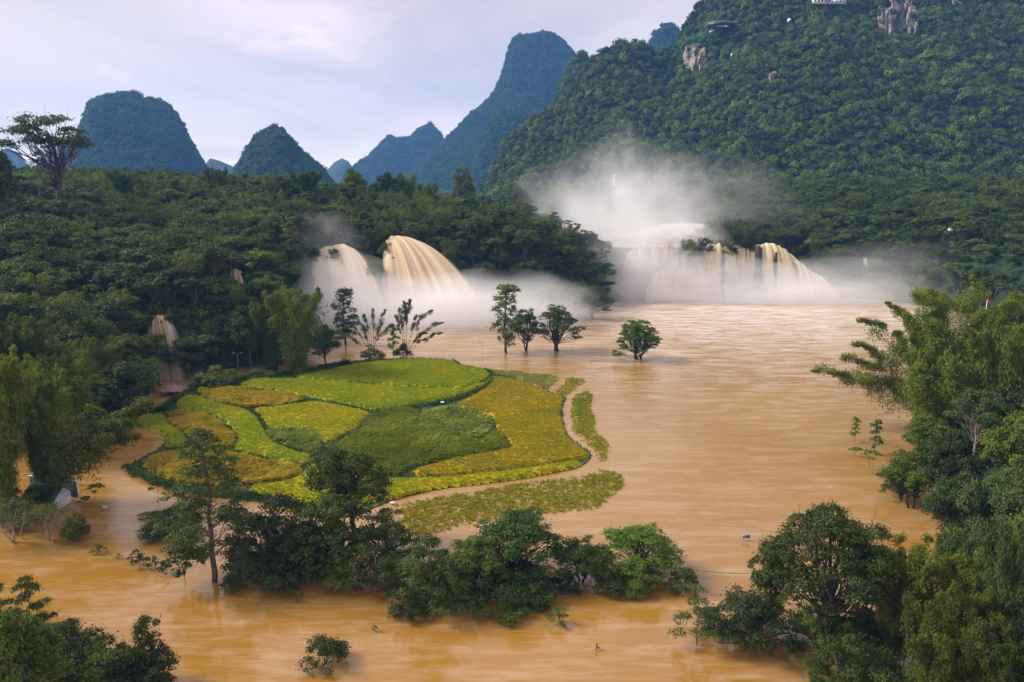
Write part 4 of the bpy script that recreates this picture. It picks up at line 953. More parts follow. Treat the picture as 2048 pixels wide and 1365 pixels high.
PLOTS = [
    ([(590, 752), (640, 744), (731, 724), (823, 718), (905, 720), (922, 733), (972, 739), (980, 750), (968, 760), (912, 778), (700, 762), (600, 757)], 'stand', 'green', 'bright green standing rice in the farthest strip'),
    ([(471, 770), (504, 758), (585, 757), (700, 766), (912, 782), (968, 763), (974, 768), (927, 786), (876, 800), (821, 807), (755, 820), (700, 807), (676, 804), (629, 795), (548, 778)], 'stand', 'green', 'large bright green plot behind the dark curved bank'),
    ([(387, 785), (434, 771), (471, 773), (548, 781), (622, 797), (566, 809), (504, 814), (438, 806)], 'lodged', 'lodged', 'flattened golden rice between the large green plots'),
    ([(350, 808), (361, 793), (390, 789), (434, 807), (493, 819), (517, 838), (528, 861), (546, 885), (585, 902), (636, 911), (612, 929), (548, 919), (504, 912), (471, 900), (468, 893), (476, 876), (460, 850), (438, 832), (405, 821), (358, 814)], 'stand', 'green', 'winding green strip snaking through the west plots'),
    ([(503, 817), (566, 812), (629, 802), (676, 811), (744, 823), (724, 839), (716, 853), (676, 872), (651, 884), (634, 876), (629, 862), (585, 857), (544, 855), (532, 846), (519, 830)], 'stand', 'lime', 'yellow green plot in the middle of the fields'),
    ([(544, 857), (625, 861), (634, 880), (638, 905), (585, 897), (552, 882), (536, 866)], 'lodged', 'pale', 'flattened straw pale patch below the yellow green plot'),
    ([(748, 829), (790, 818), (840, 818), (835, 835), (812, 866), (865, 873), (956, 884), (984, 862), (1002, 872), (1020, 888), (1016, 896), (920, 911), (808, 934), (795, 950), (700, 950), (660, 900), (680, 878), (720, 860), (728, 842)], 'lodged', 'dark', 'dark green swirled rice in the centre'),
    ([(843, 820), (883, 814), (938, 820), (956, 827), (982, 838), (980, 856), (956, 880), (865, 869), (814, 865), (838, 836)], 'lodged', 'pale', 'tangled straw green patch inside the dark plot'),
    ([(975, 752), (1022, 757), (1052, 766), (1092, 784), (1132, 794), (1121, 808), (1123, 845), (1136, 876), (1156, 891), (1178, 908), (1176, 915), (1140, 921), (1048, 932), (956, 946), (846, 950), (812, 943), (920, 914), (1020, 899), (1026, 887), (1008, 868), (990, 850), (988, 834), (955, 820), (905, 810), (940, 795), (980, 772)], 'stand', 'gold', 'golden orange plot along the east side'),
    ([(823, 956), (883, 955), (975, 946), (1066, 935), (1156, 921), (1164, 928), (1140, 936), (1066, 950), (975, 963), (883, 972), (821, 986), (775, 999), (700, 1000), (700, 960)], 'stand', 'lime', 'narrow lime green terrace on the south rim'),
    ([(266, 840), (288, 829), (328, 829), (337, 839), (345, 852), (364, 862), (376, 883), (365, 893), (325, 891), (334, 870), (310, 863), (281, 851)], 'stand', 'green', 'small green plot jutting into the west backwater'),
    ([(337, 829), (361, 818), (405, 824), (436, 836), (456, 853), (472, 878), (458, 896), (400, 895), (376, 865), (348, 850)], 'lodged', 'lodged', 'flattened golden patch inside the winding strip'),
    ([(290, 925), (310, 911), (350, 899), (420, 898), (471, 906), (548, 924), (600, 934), (594, 952), (548, 963), (500, 966), (420, 966), (365, 966), (321, 954)], 'lodged', 'lodged', 'flattened golden rice at the west tip'),
    ([(500, 970), (548, 966), (596, 954), (612, 936), (636, 922), (690, 952), (790, 952), (800, 985), (740, 1005), (640, 1015), (548, 990), (504, 984)], 'stand', 'lime', 'lime green plot behind the dark tree crowns'),
    ([(773, 1008), (828, 997), (920, 979), (1030, 963), (1121, 948), (1176, 936), (1222, 935), (1246, 948), (1252, 966), (1231, 984), (1205, 1010), (1176, 1017), (1103, 1022), (1030, 1032), (927, 1046), (883, 1061), (846, 1066), (800, 1050)], 'wet', 'wet', 'half drowned rice along the south shore'),
    ([(1147, 788), (1165, 778), (1189, 782), (1181, 812), (1194, 837), (1188, 856), (1224, 881), (1231, 900), (1220, 921), (1187, 927), (1194, 905), (1169, 884), (1143, 862), (1138, 834), (1136, 812)], 'wet', 'wet', 'long drowned strip east of the flooded track'),
    ([(915, 724), (978, 736), (1066, 743), (1112, 747), (1119, 758), (1096, 779), (1052, 762), (1011, 751), (975, 746)], 'wet', 'pale', 'pale drowned rice at the north east corner'),
    ([(1127, 751), (1169, 752), (1177, 758), (1158, 774), (1140, 790), (1100, 784), (1122, 764)], 'wet', 'wet', 'drowned wedge of rice beside the narrow channel'),
]
for pi_, (pp, kd, mt_, lb) in enumerate(PLOTS):
    rice(pp, kd, mt_, lb, 500 + pi_ * 10, 0.85 if kd == 'stand' else 1.0, None, 1.0 if kd != 'wet' else 1.1)
# rank weeds on the bunds and shores
def weeds(line, width, label, seed, hs=1.0, dens=9.0, z0=0.1, matn='weed'):
    rng = np.random.default_rng(seed); q = px_poly(line, 0.3); seg = np.diff(q, axis=0); L = np.linalg.norm(seg, axis=1); n = int(L.sum() * width * dens)
    i = rng.choice(len(L), n, p=L / L.sum()); u = rng.uniform(0, 1, (n, 1)); p = q[i] + seg[i] * u
    nr = np.stack([-seg[i, 1], seg[i, 0]], 1) / L[i][:, None]; off = rng.normal(0, 0.42, n) * width * (0.8 + 0.5 * fbm(p[:, 0], p[:, 1], 4, 2, seed)); p = p + nr * off[:, None]
    hh = np.exp(-(off / width) ** 2 * 2)
    pr_ = [tuft('wd%d_%d' % (seed, j), seed + j, matn, 12, 0.8, 0.07, 0.3, 0.8) for j in range(3)]
    return scatter('weeds', np.stack([p[:, 0], p[:, 1], z0 + 0.5 * hh * hs], 1), rot_of_points(rng, n, 0.45), rng.uniform(0.6, 1.1, n) * hs, pr_, label)
weeds([(985, 750), (984, 764), (974, 775), (927, 795), (876, 808), (821, 815), (756, 828)], 1.22, 'dark weedy bank curving round the large green plot', 801, 0.75)
weeds([(252, 936), (275, 948), (320, 968), (365, 982), (430, 990), (500, 992), (600, 1012)], 1.3, 'bluish green weeds on the west tip shore', 802, 0.90)
weeds([(385, 775), (470, 756), (560, 750), (640, 737), (700, 726)], 1.73, 'bushy weeds on the north rim of the fields', 803, 0.98)
weeds([(392, 788), (350, 800), (322, 822), (290, 824)], 1.58, 'weeds on the north west rim beside the hut', 804, 0.98)
weeds([(337, 850), (362, 870), (380, 884), (366, 896), (330, 900)], 0.72, 'weeds between the small west plot and golden patch', 805, 0.60)
weeds([(456, 852), (474, 880), (466, 897)], 0.65, 'dark weeds beside the winding strip', 806, 0.60)
weeds([(470, 903), (548, 922), (604, 932), (640, 925)], 0.72, 'weedy bund below the winding strip', 807, 0.60)
weeds([(496, 816), (520, 832), (532, 860), (549, 884), (590, 900)], 0.43, 'thin weedy bund right of the winding strip', 808, 0.52)
weeds([(560, 811), (629, 799), (676, 808), (748, 824)], 0.43, 'thin weedy bund above the middle plot', 809, 0.52)
weeds([(905, 721), (924, 733), (975, 741), (985, 748)], 0.86, 'weeds on the north east corner', 810, 0.60)
weeds([(1040, 777), (1070, 777), (1100, 780)], 0.72, 'dark weeds across the golden plot', 811, 0.45)
weeds([(810, 953), (883, 953), (975, 945), (1066, 934), (1156, 918)], 0.25, 'thin grassy lip above the south terrace', 812, 0.45)

rng = np.random.default_rng(99); lo = isl.min(0); hi = isl.max(0); q = rng.uniform(lo, hi, (26000, 2)); q = q[inside(q[:, 0], q[:, 1], isl)]; n = len(q)
scatter('weeds', np.stack([q[:, 0], q[:, 1], np.full(n, 0.08)], 1), rot_of_points(rng, n, 0.4), rng.uniform(0.35, 0.75, n), [tuft('wg%d' % j, 940 + j, 'weed', 12, 0.7, 0.07, 0.4, 0.8) for j in range(3)], 'low weeds and grass on the paths between the rice plots')
# ------------------------------------------------------------------ single trees, bamboos and bushes
def place(pr, name, px, by, ty, wpx, label, cat, z=0.0, D=None, rz=None, group=None, extra=1.0):
    """stand a plant at a spot of the ground: by = row of its foot, ty = row of its top, wpx = crown width."""
    if D is None:
        if z == 0 and wpx > 70 and any(k_ in name for k_ in ('bush', 'thicket', 'open_crowned', 'flowering')) and by > 1000: by -= 0.19 * wpx     # the foot stands behind the front of a wide crown
        x, y, _ = P(px, by, z)
    else:
        y = D; z = float(ground_h(np.array([PD(px, by, D)[0]]), np.array([D]))[0]) - 0.3; z = max(z, 0); x = PD(px, ty, D)[0]
    top = PD(px, ty, y)[2]; s = wpx / 2 * (y / FPX) / pr['r'] * extra; sz = max(0.25 * s, (top - z) / pr['h'])
    r0 = random.Random(int(px * 7 + by)).uniform(0, 6.28) if rz is None else rz
    root = kind_root(pr, name, x, y, z, s, r0, sz); tag(root, label, cat, group); return root
near = {
 'spread': tree_proto('spread', 301, 17, 5, 10.5, 10, 64, 380, 0.38, 0.2, 0.22, 0.6, 'leaf_dark', 'bark_dark', 0.5, 'umbrella', stems=3),
 'layer': tree_proto('layer', 302, 21, 8, 7.0, 8, 52, 420, 0.36, 0.18, 0.30, 0.5, 'leaf_dark', 'bark', 0.42, 'layer', up=0.7),
 'gnarl': tree_proto('gnarl', 303, 15, 5, 7.0, 7.0, 46, 400, 0.32, 0.2, 0.24, 0.8, 'leaf_dark', 'bark_dark', 0.5, 'round', lean=(-1.0, 0)),
 'mass1': tree_proto('mass1', 304, 10, 3, 7.0, 5, 40, 420, 0.34, 0.2, 0.27, 0.75, 'leaf_dark', 'bark', 0.25, 'bush'),
 'mass2': tree_proto('mass2', 305, 9, 3, 6.5, 5, 36, 420, 0.32, 0.2, 0.30, 0.75, 'leaf', 'bark', 0.25, 'bush'),
 'open1': tree_proto('open1', 306, 11, 2, 8.5, 10, 76, 260, 0.36, 0.21, 0.20, 0.7, 'leaf_bright', 'bark_dark', 0.28, 'umbrella', stems=4),
 'open2': tree_proto('open2', 307, 11, 2, 7.0, 7, 56, 280, 0.36, 0.21, 0.23, 0.75, 'leaf', 'bark_dark', 0.26, 'round', stems=3),
 'bush1': tree_proto('bush1', 308, 3, 1, 2.2, 1.6, 18, 150, 0.24, 0.13, 0.36, 0.8, 'leaf', 'bark', 0.05, 'bush'),
 'bush2': tree_proto('bush2', 309, 4, 1, 3.4, 2, 26, 200, 0.26, 0.14, 0.3, 0.8, 'leaf_olive', 'bark_pale', 0.08, 'bush'),
 'bush3': tree_proto('bush3', 310, 3.5, 1, 2.6, 2, 22, 230, 0.22, 0.10, 0.34, 0.9, 'leaf_dark', 'bark', 0.06, 'bush'),
 'tips': tree_proto('tips', 311, 3.0, 1.4, 2.0, 1.2, 9, 60, 0.34, 0.15, 0.30, 0.6, 'leaf', 'bark', 0.04, 'bush'),
 'broad': tree_proto('broad', 312, 3.6, 1.0, 3.2, 1.6, 16, 46, 0.62, 0.28, 0.30, 0.5, 'leaf_dark', 'bark', 0.05, 'umbrella', up=0.9),
 'palmate': tree_proto('palmate', 313, 9, 3, 3.4, 5, 18, 150, 0.85, 0.13, 0.40, 0.40, 'leaf_dark', 'bark', 0.14, 'layer', up=1.0, droop=0.8),
 'column': tree_proto('column', 314, 15, 4, 4.2, 6, 28, 230, 0.42, 0.24, 0.38, 0.8, 'leaf', 'bark_dark', 0.34, 'column'),
 'lone1': tree_proto('lone1', 315, 9, 2.0, 6.4, 7.2, 60, 220, 0.36, 0.2, 0.22, 0.6, 'leaf_bright', 'bark_dark', 0.34, 'umbrella', stems=3),
 'lone2': tree_proto('lone2', 316, 10, 2.2, 6.4, 7.0, 50, 190, 0.36, 0.2, 0.22, 0.6, 'leaf_grey', 'bark_dark', 0.34, 'umbrella', stems=3),
 'sapling': tree_proto('sapling', 317, 4, 1.4, 1.3, 1.6, 10, 90, 0.26, 0.15, 0.5, 0.7, 'leaf_bright', 'bark', 0.06, 'column'),
 'parasol': tree_proto('parasol', 318, 3, 1.6, 1.9, 0.8, 10, 80, 0.28, 0.15, 0.34, 0.45, 'leaf_bright', 'bark', 0.05, 'umbrella'),
 'emerg': tree_proto('emerg', 319, 38, 15, 20, 12, 34, 300, 0.9, 0.45, 0.23, 0.5, 'leaf_dark', 'bark', 1.1, 'round', stems=1, up=0.8),
 'fork': tree_proto('fork', 320, 11, 2, 8, 7, 46, 300, 0.42, 0.24, 0.24, 0.6, 'leaf', 'bark_dark', 0.45, 'umbrella', stems=2),
 'pale': tree_proto('pale', 321, 16, 6, 5.2, 6.0, 40, 320, 0.34, 0.2, 0.28, 0.7, 'leaf_grey', 'bark_pale', 0.28, 'round'),
 'vine': tree_proto('vine', 322, 10, 3, 6.0, 5.5, 34, 520, 0.30, 0.2, 0.32, 0.95, 'leaf_grey', 'bark', 0.3, 'round'),
 'dense': tree_proto('dense', 323, 14, 3, 6.5, 8, 50, 420, 0.38, 0.22, 0.28, 0.75, 'leaf', 'bark', 0.35, 'round'),
 'pinnate': tree_proto('pinnate', 324, 7, 2, 3.4, 4, 22, 120, 0.45, 0.12, 0.34, 0.5, 'leaf_grey', 'bark', 0.1, 'layer', up=0.8),
 'bare': tree_proto('bare', 325, 9, 3, 4.5, 4, 22, 7, 0.4, 0.2, 0.3, 0.7, 'leaf_olive', 'bark_pale', 0.2, 'umbrella', stems=2),
 'twiggy': tree_proto('twiggy', 326, 6, 2, 4.5, 3, 26, 80, 0.28, 0.13, 0.3, 0.8, 'leaf_olive', 'bark_pale', 0.14, 'umbrella', stems=4),
}
NEARB = {
 'bam1': bamboo_proto('bam1', 401, 19, 24, 9, 3000, 0.55, 0.16, 1.3, 0.45, plume=2.3, start=0.18, cr_=0.07),
 'bam2': bamboo_proto('bam2', 402, 19, 20, 8, 3000, 0.5, 0.15, 1.2, 0.5, plume=2.3, start=0.08, leafm='leaf_olive', cr_=0.06),
 'bam3': bamboo_proto('bam3', 403, 17, 17, 6.5, 3000, 0.5, 0.15, 1.2, 0.4, plume=2.2, start=0.04, leafm='leaf_grey', cr_=0.06),
 'bam4': bamboo_proto('bam4', 404, 18, 16, 7.5, 2200, 0.6, 0.18, 1.4, 0.45, plume=2.2, start=0.04, leafm='leaf_bamboo', cr_=0.06),
}
NB = 'bamboo clumps on the banks'
def PLT(k, *a, **kw): return place(near[k] if k in near else NEARB[k], *a, **kw)
tr, bu, sh, bm_ = 'tree', 'bush', 'shrub', 'bamboo'
# --- bottom left corner
PLT('mass1', 'bush', 150, 1420, 1240, 230, 'large dark bush filling the corner below the palmate tree', bu)
PLT('mass1', 'bush', 300, 1400, 1228, 150, 'dark ragged bush at the water edge, right end of the corner thicket', bu)
PLT('mass2', 'bush', 15, 1420, 1245, 190, 'dark bush at the very corner of the thicket', bu)
PLT('mass1', 'bush', 235, 1450, 1300, 230, 'low dark bush between the two corner bushes', bu)
PLT('palmate', 'palmate_tree', 74, 1320, 1153, 110, 'slender tree with drooping palmate leaf tiers above the corner thicket', tr)
PLT('palmate', 'palmate_tree', 6, 1310, 1160, 100, 'palmate tree cut by the left border of the picture', tr)
PLT('bush3', 'bush', 650, 1348, 1264, 104, 'round bush alone in the foreground water', bu)
PLT('tips', 'drowned_bush_tip', 596, 1206, 1180, 26, 'small dark bush tip in front of the big thicket', bu)
PLT('tips', 'drowned_bush_tip', 750, 1264, 1249, 18, 'tuft of grass green leaves alone on the water', bu)
PLT('tips', 'drowned_bush_tip', 1193, 1300, 1286, 14, 'tiny sprig standing out of the open foreground water', bu)
PLT('bush1', 'bush', 818, 1250, 1196, 92, 'low dark bush in front of the palm leaved shrubs', bu)
PLT('bush1', 'bush', 1018, 1252, 1204, 96, 'round low bush before the broad open tree', bu)
PLT('tips', 'drowned_bush_tip', 1118, 1244, 1208, 66, 'spreading drowned bush right of the round low bush', bu)
PLT('tips', 'drowned_bush_tip', 968, 1242, 1222, 50, 'leafy branch tips left of the round low bush', bu)
# --- leafy overhangs on the lips of the falls
for (vx, vy, vD, vw, vl) in ((612, 535, 318, 26, 'leafy vines hanging over the left edge of the cream falls'), (632, 512, 319, 26, 'vines over the upper left lip of the cream falls'), (668, 506, 316, 20, 'dark vine tuft dangling in the middle of the cream falls'),
                             (772, 500, 322, 26, 'vine clad rock between the twin falls'), (787, 508, 319, 16, 'dark hanging bush parting the ochre fall'), (752, 540, 312, 30, 'shaded bushes in the gap between the twin falls'), (900, 505, 322, 34, 'bush leaning over the right lip of the ochre fall'),
                             (1378, 505, 372, 36, 'misty tree clump perched on the lip of the right falls'), (1408, 497, 371, 30, 'grey bush beside the first yellow streams'), (1455, 500, 378, 26, 'bush on the lip between yellow streams'), (1470, 492, 383, 44, 'low bushes hiding the river edge above the yellow streams'), (1500, 493, 384, 30, 'bush behind the lip left of the black rib')):
    x_, y_, z_ = PD(vx, vy + 8, vD - 2.5); pr_ = near['bush3']; s_ = vw / 2 * vD / FPX / pr_['r'] * 1.5
    r_ = kind_root(pr_, 'hanging_bush', x_, y_, z_ - 1.2, s_, vx, s_ * 1.25); tag(r_, vl, 'bush')
PLT('dense', 'corner_tree', 60, 1460, 1200, 190, 'dark leafy tree filling the corner behind the palmate tree', tr)
PLT('mass2', 'bush', 195, 1440, 1262, 200, 'ragged bush in the middle of the corner thicket', bu)
PLT('mass1', 'bush', 110, 1330, 1245, 150, 'dark bush at the foot of the palmate tree', bu)
PLT('bam2', 'bamboo_clump', 1930, 1400, 1120, 240, 'olive bamboo filling the middle of the lower right corner', bm_, group=NB)
PLT('bam3', 'bamboo_clump', 1900, 1300, 1060, 190, 'grey green bamboo rising behind the bright olive clump', bm_, group=NB)
PLT('mass2', 'bush', 1800, 1440, 1290, 200, 'bush between the low dark bush and bright olive bamboo', bu)
PLT('dense', 'corner_tree', 2040, 1250, 1010, 170, 'leafy tree behind the dark bamboo at the right border', tr, z=2)
PLT('tips', 'drowned_bush_tip', 330, 1150, 1120, 40, 'leafy sprig in the gap left of the big leaved shrub', bu)
PLT('tips', 'drowned_bush_tip', 360, 1100, 1078, 50, 'low leafy branches under the spreading boughs', bu)
PLT('tips', 'drowned_bush_tip', 265, 1122, 1104, 24, 'faint twigs before the thin drowned bush', bu)
PLT('mass2', 'bush', 690, 1190, 1110, 120, 'bush below the gnarled tree at the waterline', bu)
PLT('bush1', 'bush', 1080, 1225, 1170, 90, 'low bush right of the skirt of the broad open tree', bu)
PLT('bush1', 'bush', 1215, 1200, 1140, 80, 'low bush left of the right end crown', bu)
PLT('bush1', 'bush', 930, 1235, 1180, 90, 'low bush at the waterline of the smaller open tree', bu)
# --- the thicket across the foreground
PLT('layer', 'tall_tree', 427, 1162, 858, 215, 'tall tree with a long bare trunk and layered crown in the flood', tr, rz=2.1)
PLT('mass2', 'bush', 345, 1088, 1008, 130, 'spreading leafy boughs left of the tall bare trunk', bu)
PLT('tips', 'drowned_bush_tip', 300, 1040, 1023, 62, 'flat leafy branch floating left of the tall tree', bu)
PLT('broad', 'broad_leaved_shrub', 372, 1170, 1098, 105, 'big leaved shrub at the foot of the tall bare trunk', sh)
PLT('tips', 'drowned_bush_tip', 278, 1138, 1098, 52, 'thin drowned bush left of the big leaved shrub', bu)
PLT('tips', 'drowned_bush_tip', 312, 1136, 1108, 30, 'small drowned bush touching the big leaved shrub', bu)
PLT('tips', 'drowned_bush_tip', 200, 1108, 1086, 36, 'sparse drowned twigs below the flooded shed', bu)
PLT('tips', 'drowned_bush_tip', 238, 1118, 1105, 16, 'smallest drowned tuft between the twigs and thin bush', bu)
PLT('gnarl', 'gnarled_tree', 712, 1085, 868, 200, 'dark gnarled tree with open crown in front of the rice', tr, rz=0.4)
PLT('mass1', 'dark_thicket_tree', 560, 1170, 985, 240, 'dark rounded tree right of the tall bare trunk', tr)
PLT('mass1', 'dark_thicket_tree', 668, 1178, 982, 250, 'dark rounded tree under the gnarled crown', tr)
PLT('mass1', 'dark_thicket_tree', 775, 1145, 1015, 170, 'dark tree at the right shoulder of the thicket', tr)
PLT('mass2', 'bush', 520, 1182, 1080, 130, 'spreading bush at the waterline right of the tall trunk', bu)
PLT('bush3', 'bush', 465, 1180, 1140, 60, 'low bush hugging the foot of the thicket', bu)
PLT('mass1', 'dark_thicket_tree', 610, 1190, 1050, 240, 'low dark tree spreading along the thicket waterline', tr)
bg = PLT('bush2', 'flowering_shrub', 740, 1200, 1085, 125, 'olive climbing shrub dotted with pink blossom', sh)
PLT('mass2', 'bush', 800, 1215, 1100, 130, 'mid green bush right of the flowering shrub', bu)
PLT('palmate', 'feather_leaved_tree', 862, 1222, 1074, 150, 'feather leaved small tree right of the flowering shrub', tr)
PLT('mass2', 'bush', 880, 1225, 1110, 150, 'dense bush between feather leaved tree and open tree', bu)
PLT('open1', 'open_crowned_tree', 1035, 1200, 1032, 260, 'broad tree with open crown showing water through it', tr)
PLT('open2', 'open_crowned_tree', 950, 1205, 1058, 160, 'smaller open tree against the left of the broad open tree', tr)
PLT('mass2', 'bush', 1010, 1230, 1125, 220, 'bushy skirt under the broad open tree', bu)
PLT('open2', 'open_crowned_tree', 1165, 1190, 1062, 140, 'thin open tree between the two broad crowns', tr)
PLT('open1', 'open_crowned_tree', 1278, 1185, 1058, 215, 'broad bright crown at the right end of the tree row', tr)
PLT('mass2', 'bush', 1280, 1198, 1125, 120, 'dark bush under the right end crown', bu)
PLT('bush1', 'bush', 1368, 1195, 1130, 74, 'round bush closing the row toward open water', bu)
PLT('bush1', 'bush', 1130, 1195, 1150, 80, 'small bush filling the gap below the thin open tree', bu)
# --- bottom right
PLT('pinnate', 'feather_leaved_shrub', 1392, 1290, 1172, 105, 'pale grey green feather leaved shrub at the water edge', sh)
PLT('mass1', 'bush', 1500, 1335, 1188, 250, 'big dark dome of a bush beside the feather leaved shrub', bu)
PLT('spread', 'spreading_tree', 1640, 1300, 1024, 325, 'wide spreading tree with dark fanned limbs over the river', tr, rz=1.0)
PLT('open2', 'spreading_tree', 1545, 1240, 1062, 120, 'flat side crown left of the wide spreading tree', tr)
PLT('open2', 'spreading_tree', 1735, 1230, 1058, 130, 'side crown between spreading tree and olive bamboo', tr)
PLT('mass2', 'bush', 1700, 1330, 1180, 150, 'bush clothing the right side of the spreading trunk', bu)
PLT('mass1', 'bush', 1690, 1420, 1262, 180, 'dark bush below the wide spreading tree', bu)
PLT('mass2', 'bush', 1640, 1320, 1190, 120, 'bush round the foot of the spreading tree', bu)
PLT('bam2', 'bamboo_clump', 1790, 1330, 1058, 250, 'olive bamboo leaning over the right shoulder of the spreading tree', bm_, group=NB)
PLT('bam2', 'bamboo_clump', 1870, 1480, 1195, 260, 'brightest olive bamboo clump in the lower right corner', bm_, group=NB)
PLT('bam3', 'bamboo_clump', 1985, 1420, 1045, 200, 'tall grey green bamboo behind the bright olive clump', bm_, group=NB)
PLT('bam3', 'bamboo_clump', 2075, 1440, 1110, 200, 'dark grey green bamboo cut by the right border', bm_, group=NB)
PLT('bam2', 'bamboo_clump', 2010, 1560, 1240, 240, 'olive bamboo at the bottom border under the grey bamboo', bm_, group=NB)
# --- right bank
PLT('vine', 'vine_draped_tree', 1905, 1120, 940, 140, 'tree smothered in pale vines beside the water', tr, z=1.5)
PLT('vine', 'vine_draped_tree', 1985, 1130, 930, 150, 'vine smothered tree behind the grey bamboo top', tr, z=3)
PLT('vine', 'vine_draped_tree', 2055, 1120, 900, 140, 'vine smothered tree at the right border', tr, z=4)
PLT('mass2', 'bush', 1925, 1150, 1035, 120, 'pale flowered bush below the vine draped tree', bu, z=1)
PLT('open2', 'overhanging_tree', 1822, 1015, 880, 150, 'dark tree leaning over the river below the giant bamboo', tr)
PLT('open2', 'overhanging_tree', 1800, 1000, 940, 90, 'drooping bough tree touching the river', tr)
PLT('dense', 'dark_bank_tree', 1890, 1000, 850, 130, 'dark dense tree left of the pale trunked tree', tr, z=2)
PLT('dense', 'dark_bank_tree', 2030, 1010, 800, 150, 'dark dense tree right of the pale trunked tree', tr, z=4)
PLT('pale', 'pale_trunked_tree', 1938, 955, 765, 118, 'grey leaved tree with a straight pale trunk', tr, z=3)
PLT('dense', 'dark_bank_tree', 2035, 900, 715, 110, 'dark tree behind the right border below the stall', tr, z=4)
PLT('dense', 'dark_bank_tree', 1985, 905, 760, 120, 'dark tree between giant bamboo and pale trunk', tr, z=3)
PLT('dense', 'dark_bank_tree', 1850, 930, 820, 120, 'dark tree at the foot of the giant bamboo', tr, z=1)
gb = bamboo_proto('giant', 411, 24, 30, 12, 4600, 0.55, 0.16, 1.6, 0.3, plume=2.9, start=0.16, cr_=0.09, leafm='leaf_bamboo',
    dirs=[(3.14, 24, 13), (3.0, 26, 12), (3.2, 20, 19), (3.05, 17, 24), (2.9, 13, 28), (3.4, 9, 30), (2.2, 5, 31), (4.0, 6, 30), (1.2, 4, 29), (5.2, 6, 28), (0.3, 9, 30), (-0.2, 12, 30.5), (0.1, 15, 29), (-0.3, 19, 27), (3.6, 7, 25), (4.6, 8, 22), (5.6, 9, 24), (0.6, 6, 32), (2.6, 8, 26), (3.1, 21, 15.5), (0.05, 11, 24), (3.3, 4, 27), (-0.5, 14, 24), (3.0, 10, 22)])
def place_b(pr, px, D, z, label, s=1.0, rz=0.0, group=NB):
    x = PD(px, 800, D)[0]; root = kind_root(pr, 'bamboo_clump', x, D, z, s, rz); tag(root, label, 'bamboo', group); return root
place_b(gb, 1885, 165, 1.0, 'giant bamboo clump fanning its long culms out over the river', 1.1)
PLT('bam4', 'bamboo_clump', 1850, 905, 690, 190, 'full feathery bamboo in front of the giant clump', bm_, z=1, group=NB)
PLT('bam4', 'bamboo_clump', 1965, 900, 640, 200, 'full feathery bamboo right of the giant clump', bm_, z=3, group=NB)
PLT('bam1', 'bamboo_clump', 2060, 820, 600, 150, 'tall bamboo behind the giant clump at the right border', bm_, z=4, group=NB)
PLT('sapling', 'flooded_sapling', 1708, 884, 834, 26, 'upright flooded sapling under the long arching culm', tr)
PLT('sapling', 'flooded_sapling', 1748, 908, 840, 36, 'tallest flooded sapling next to the dark overhanging tree', tr)
PLT('parasol', 'flooded_sapling', 1712, 914, 896, 28, 'small flat flooded sapling left of the others', tr)
PLT('parasol', 'flooded_sapling', 1738, 936, 902, 42, 'spreading flooded sapling nearest the camera under the arching culms', tr)
# --- lone trees in the basin
PLT('lone1', 'lone_tree', 1274, 719, 643, 108, 'bright rounded tree standing alone in the open river', tr, rz=0.5)
PLT('lone2', 'lone_tree', 1114, 702, 614, 108, 'pale spreading tree standing in the flood before the headland', tr, rz=1.4)
PLT('column', 'tall_flooded_tree', 1014, 707, 570, 74, 'tall narrow tree with a visible trunk left of the pale spreading tree', tr)
PLT('lone2', 'lone_tree', 1052, 702, 620, 60, 'half hidden tree between the tall narrow one and the pale one', tr)
PLT('lone2', 'misty_tree', 1185, 637, 575, 90, 'grey tree fading into spray at the headland foot', tr)
PLT('column', 'islet_tree', 1566, 588, 534, 26, 'dark little tree on the islet before the yellow falls', tr)
PLT('bush3', 'islet_bush', 1566, 592, 567, 60, 'dark round bush forming the islet under the little tree', bu)
PLT('bare', 'bare_tree', 1522, 585, 536, 34, 'bare twiggy tree in spray left of the islet', tr)
PLT('bare', 'bare_tree', 1098, 592, 514, 60, 'leafless pinkish tree on the headland slope', tr, z=3)
for (ax_, hp_, lb_) in ((1100, 588, 'pale bushy tree below the leafless headland tree'), (1035, 595, 'grey green tree at the misty headland foot')):
    PLT('dense', 'headland_tree', ax_, 632, hp_ - 20, 90, lb_, tr, z=1)
# --- middle left
arch = bamboo_proto('arch', 421, 11, 15, 6, 1000, 0.5, 0.13, 0.8, 0.25, plume=1.1, start=0.5, bare=0.25, cr_=0.07, leafm='leaf_bamboo',
    dirs=[(-0.15, 13, 13), (0.1, 12, 8.5), (-0.1, 9, 17), (1.0, 2, 20), (2.0, 3, 19), (1.4, 2.2, 19.5), (3.0, 3, 15), (0.4, 5, 15), (4.5, 2, 13), (-0.05, 7, 9), (2.7, 2, 17)])
thin_b = bamboo_proto('thinb', 422, 14, 15, 6, 700, 0.5, 0.13, 1.0, 0.25, plume=1.0, start=0.5, bare=0.35, cr_=0.07, leafm='leaf_bamboo',
    dirs=[(3.1, 9, 9), (2.9, 8, 13), (3.2, 5, 16), (1.2, 2, 17), (2.4, 2, 16), (0.6, 2.5, 15), (0.2, 5, 17), (0, 7, 12), (3.3, 11, 7), (4.0, 2, 12), (1.8, 1, 17), (2.6, 3, 17), (0.1, 3.5, 13), (3.0, 3, 14)])
def base_px(px, py): return P(px, py, 0)
x_, y_, _z = base_px(812, 713); r_ = kind_root(arch, 'bamboo_clump', x_, y_, 0, 1.0, 0.0); tag(r_, 'thin bamboo with long bare culms arching right before the falls', 'bamboo', NB)
x_, y_, _z = base_px(742, 718); r_ = kind_root(thin_b, 'bamboo_clump', x_, y_, 0, 1.0, 0.0); tag(r_, 'straggly bamboo with many bare culms fanning left before the falls', 'bamboo', NB)
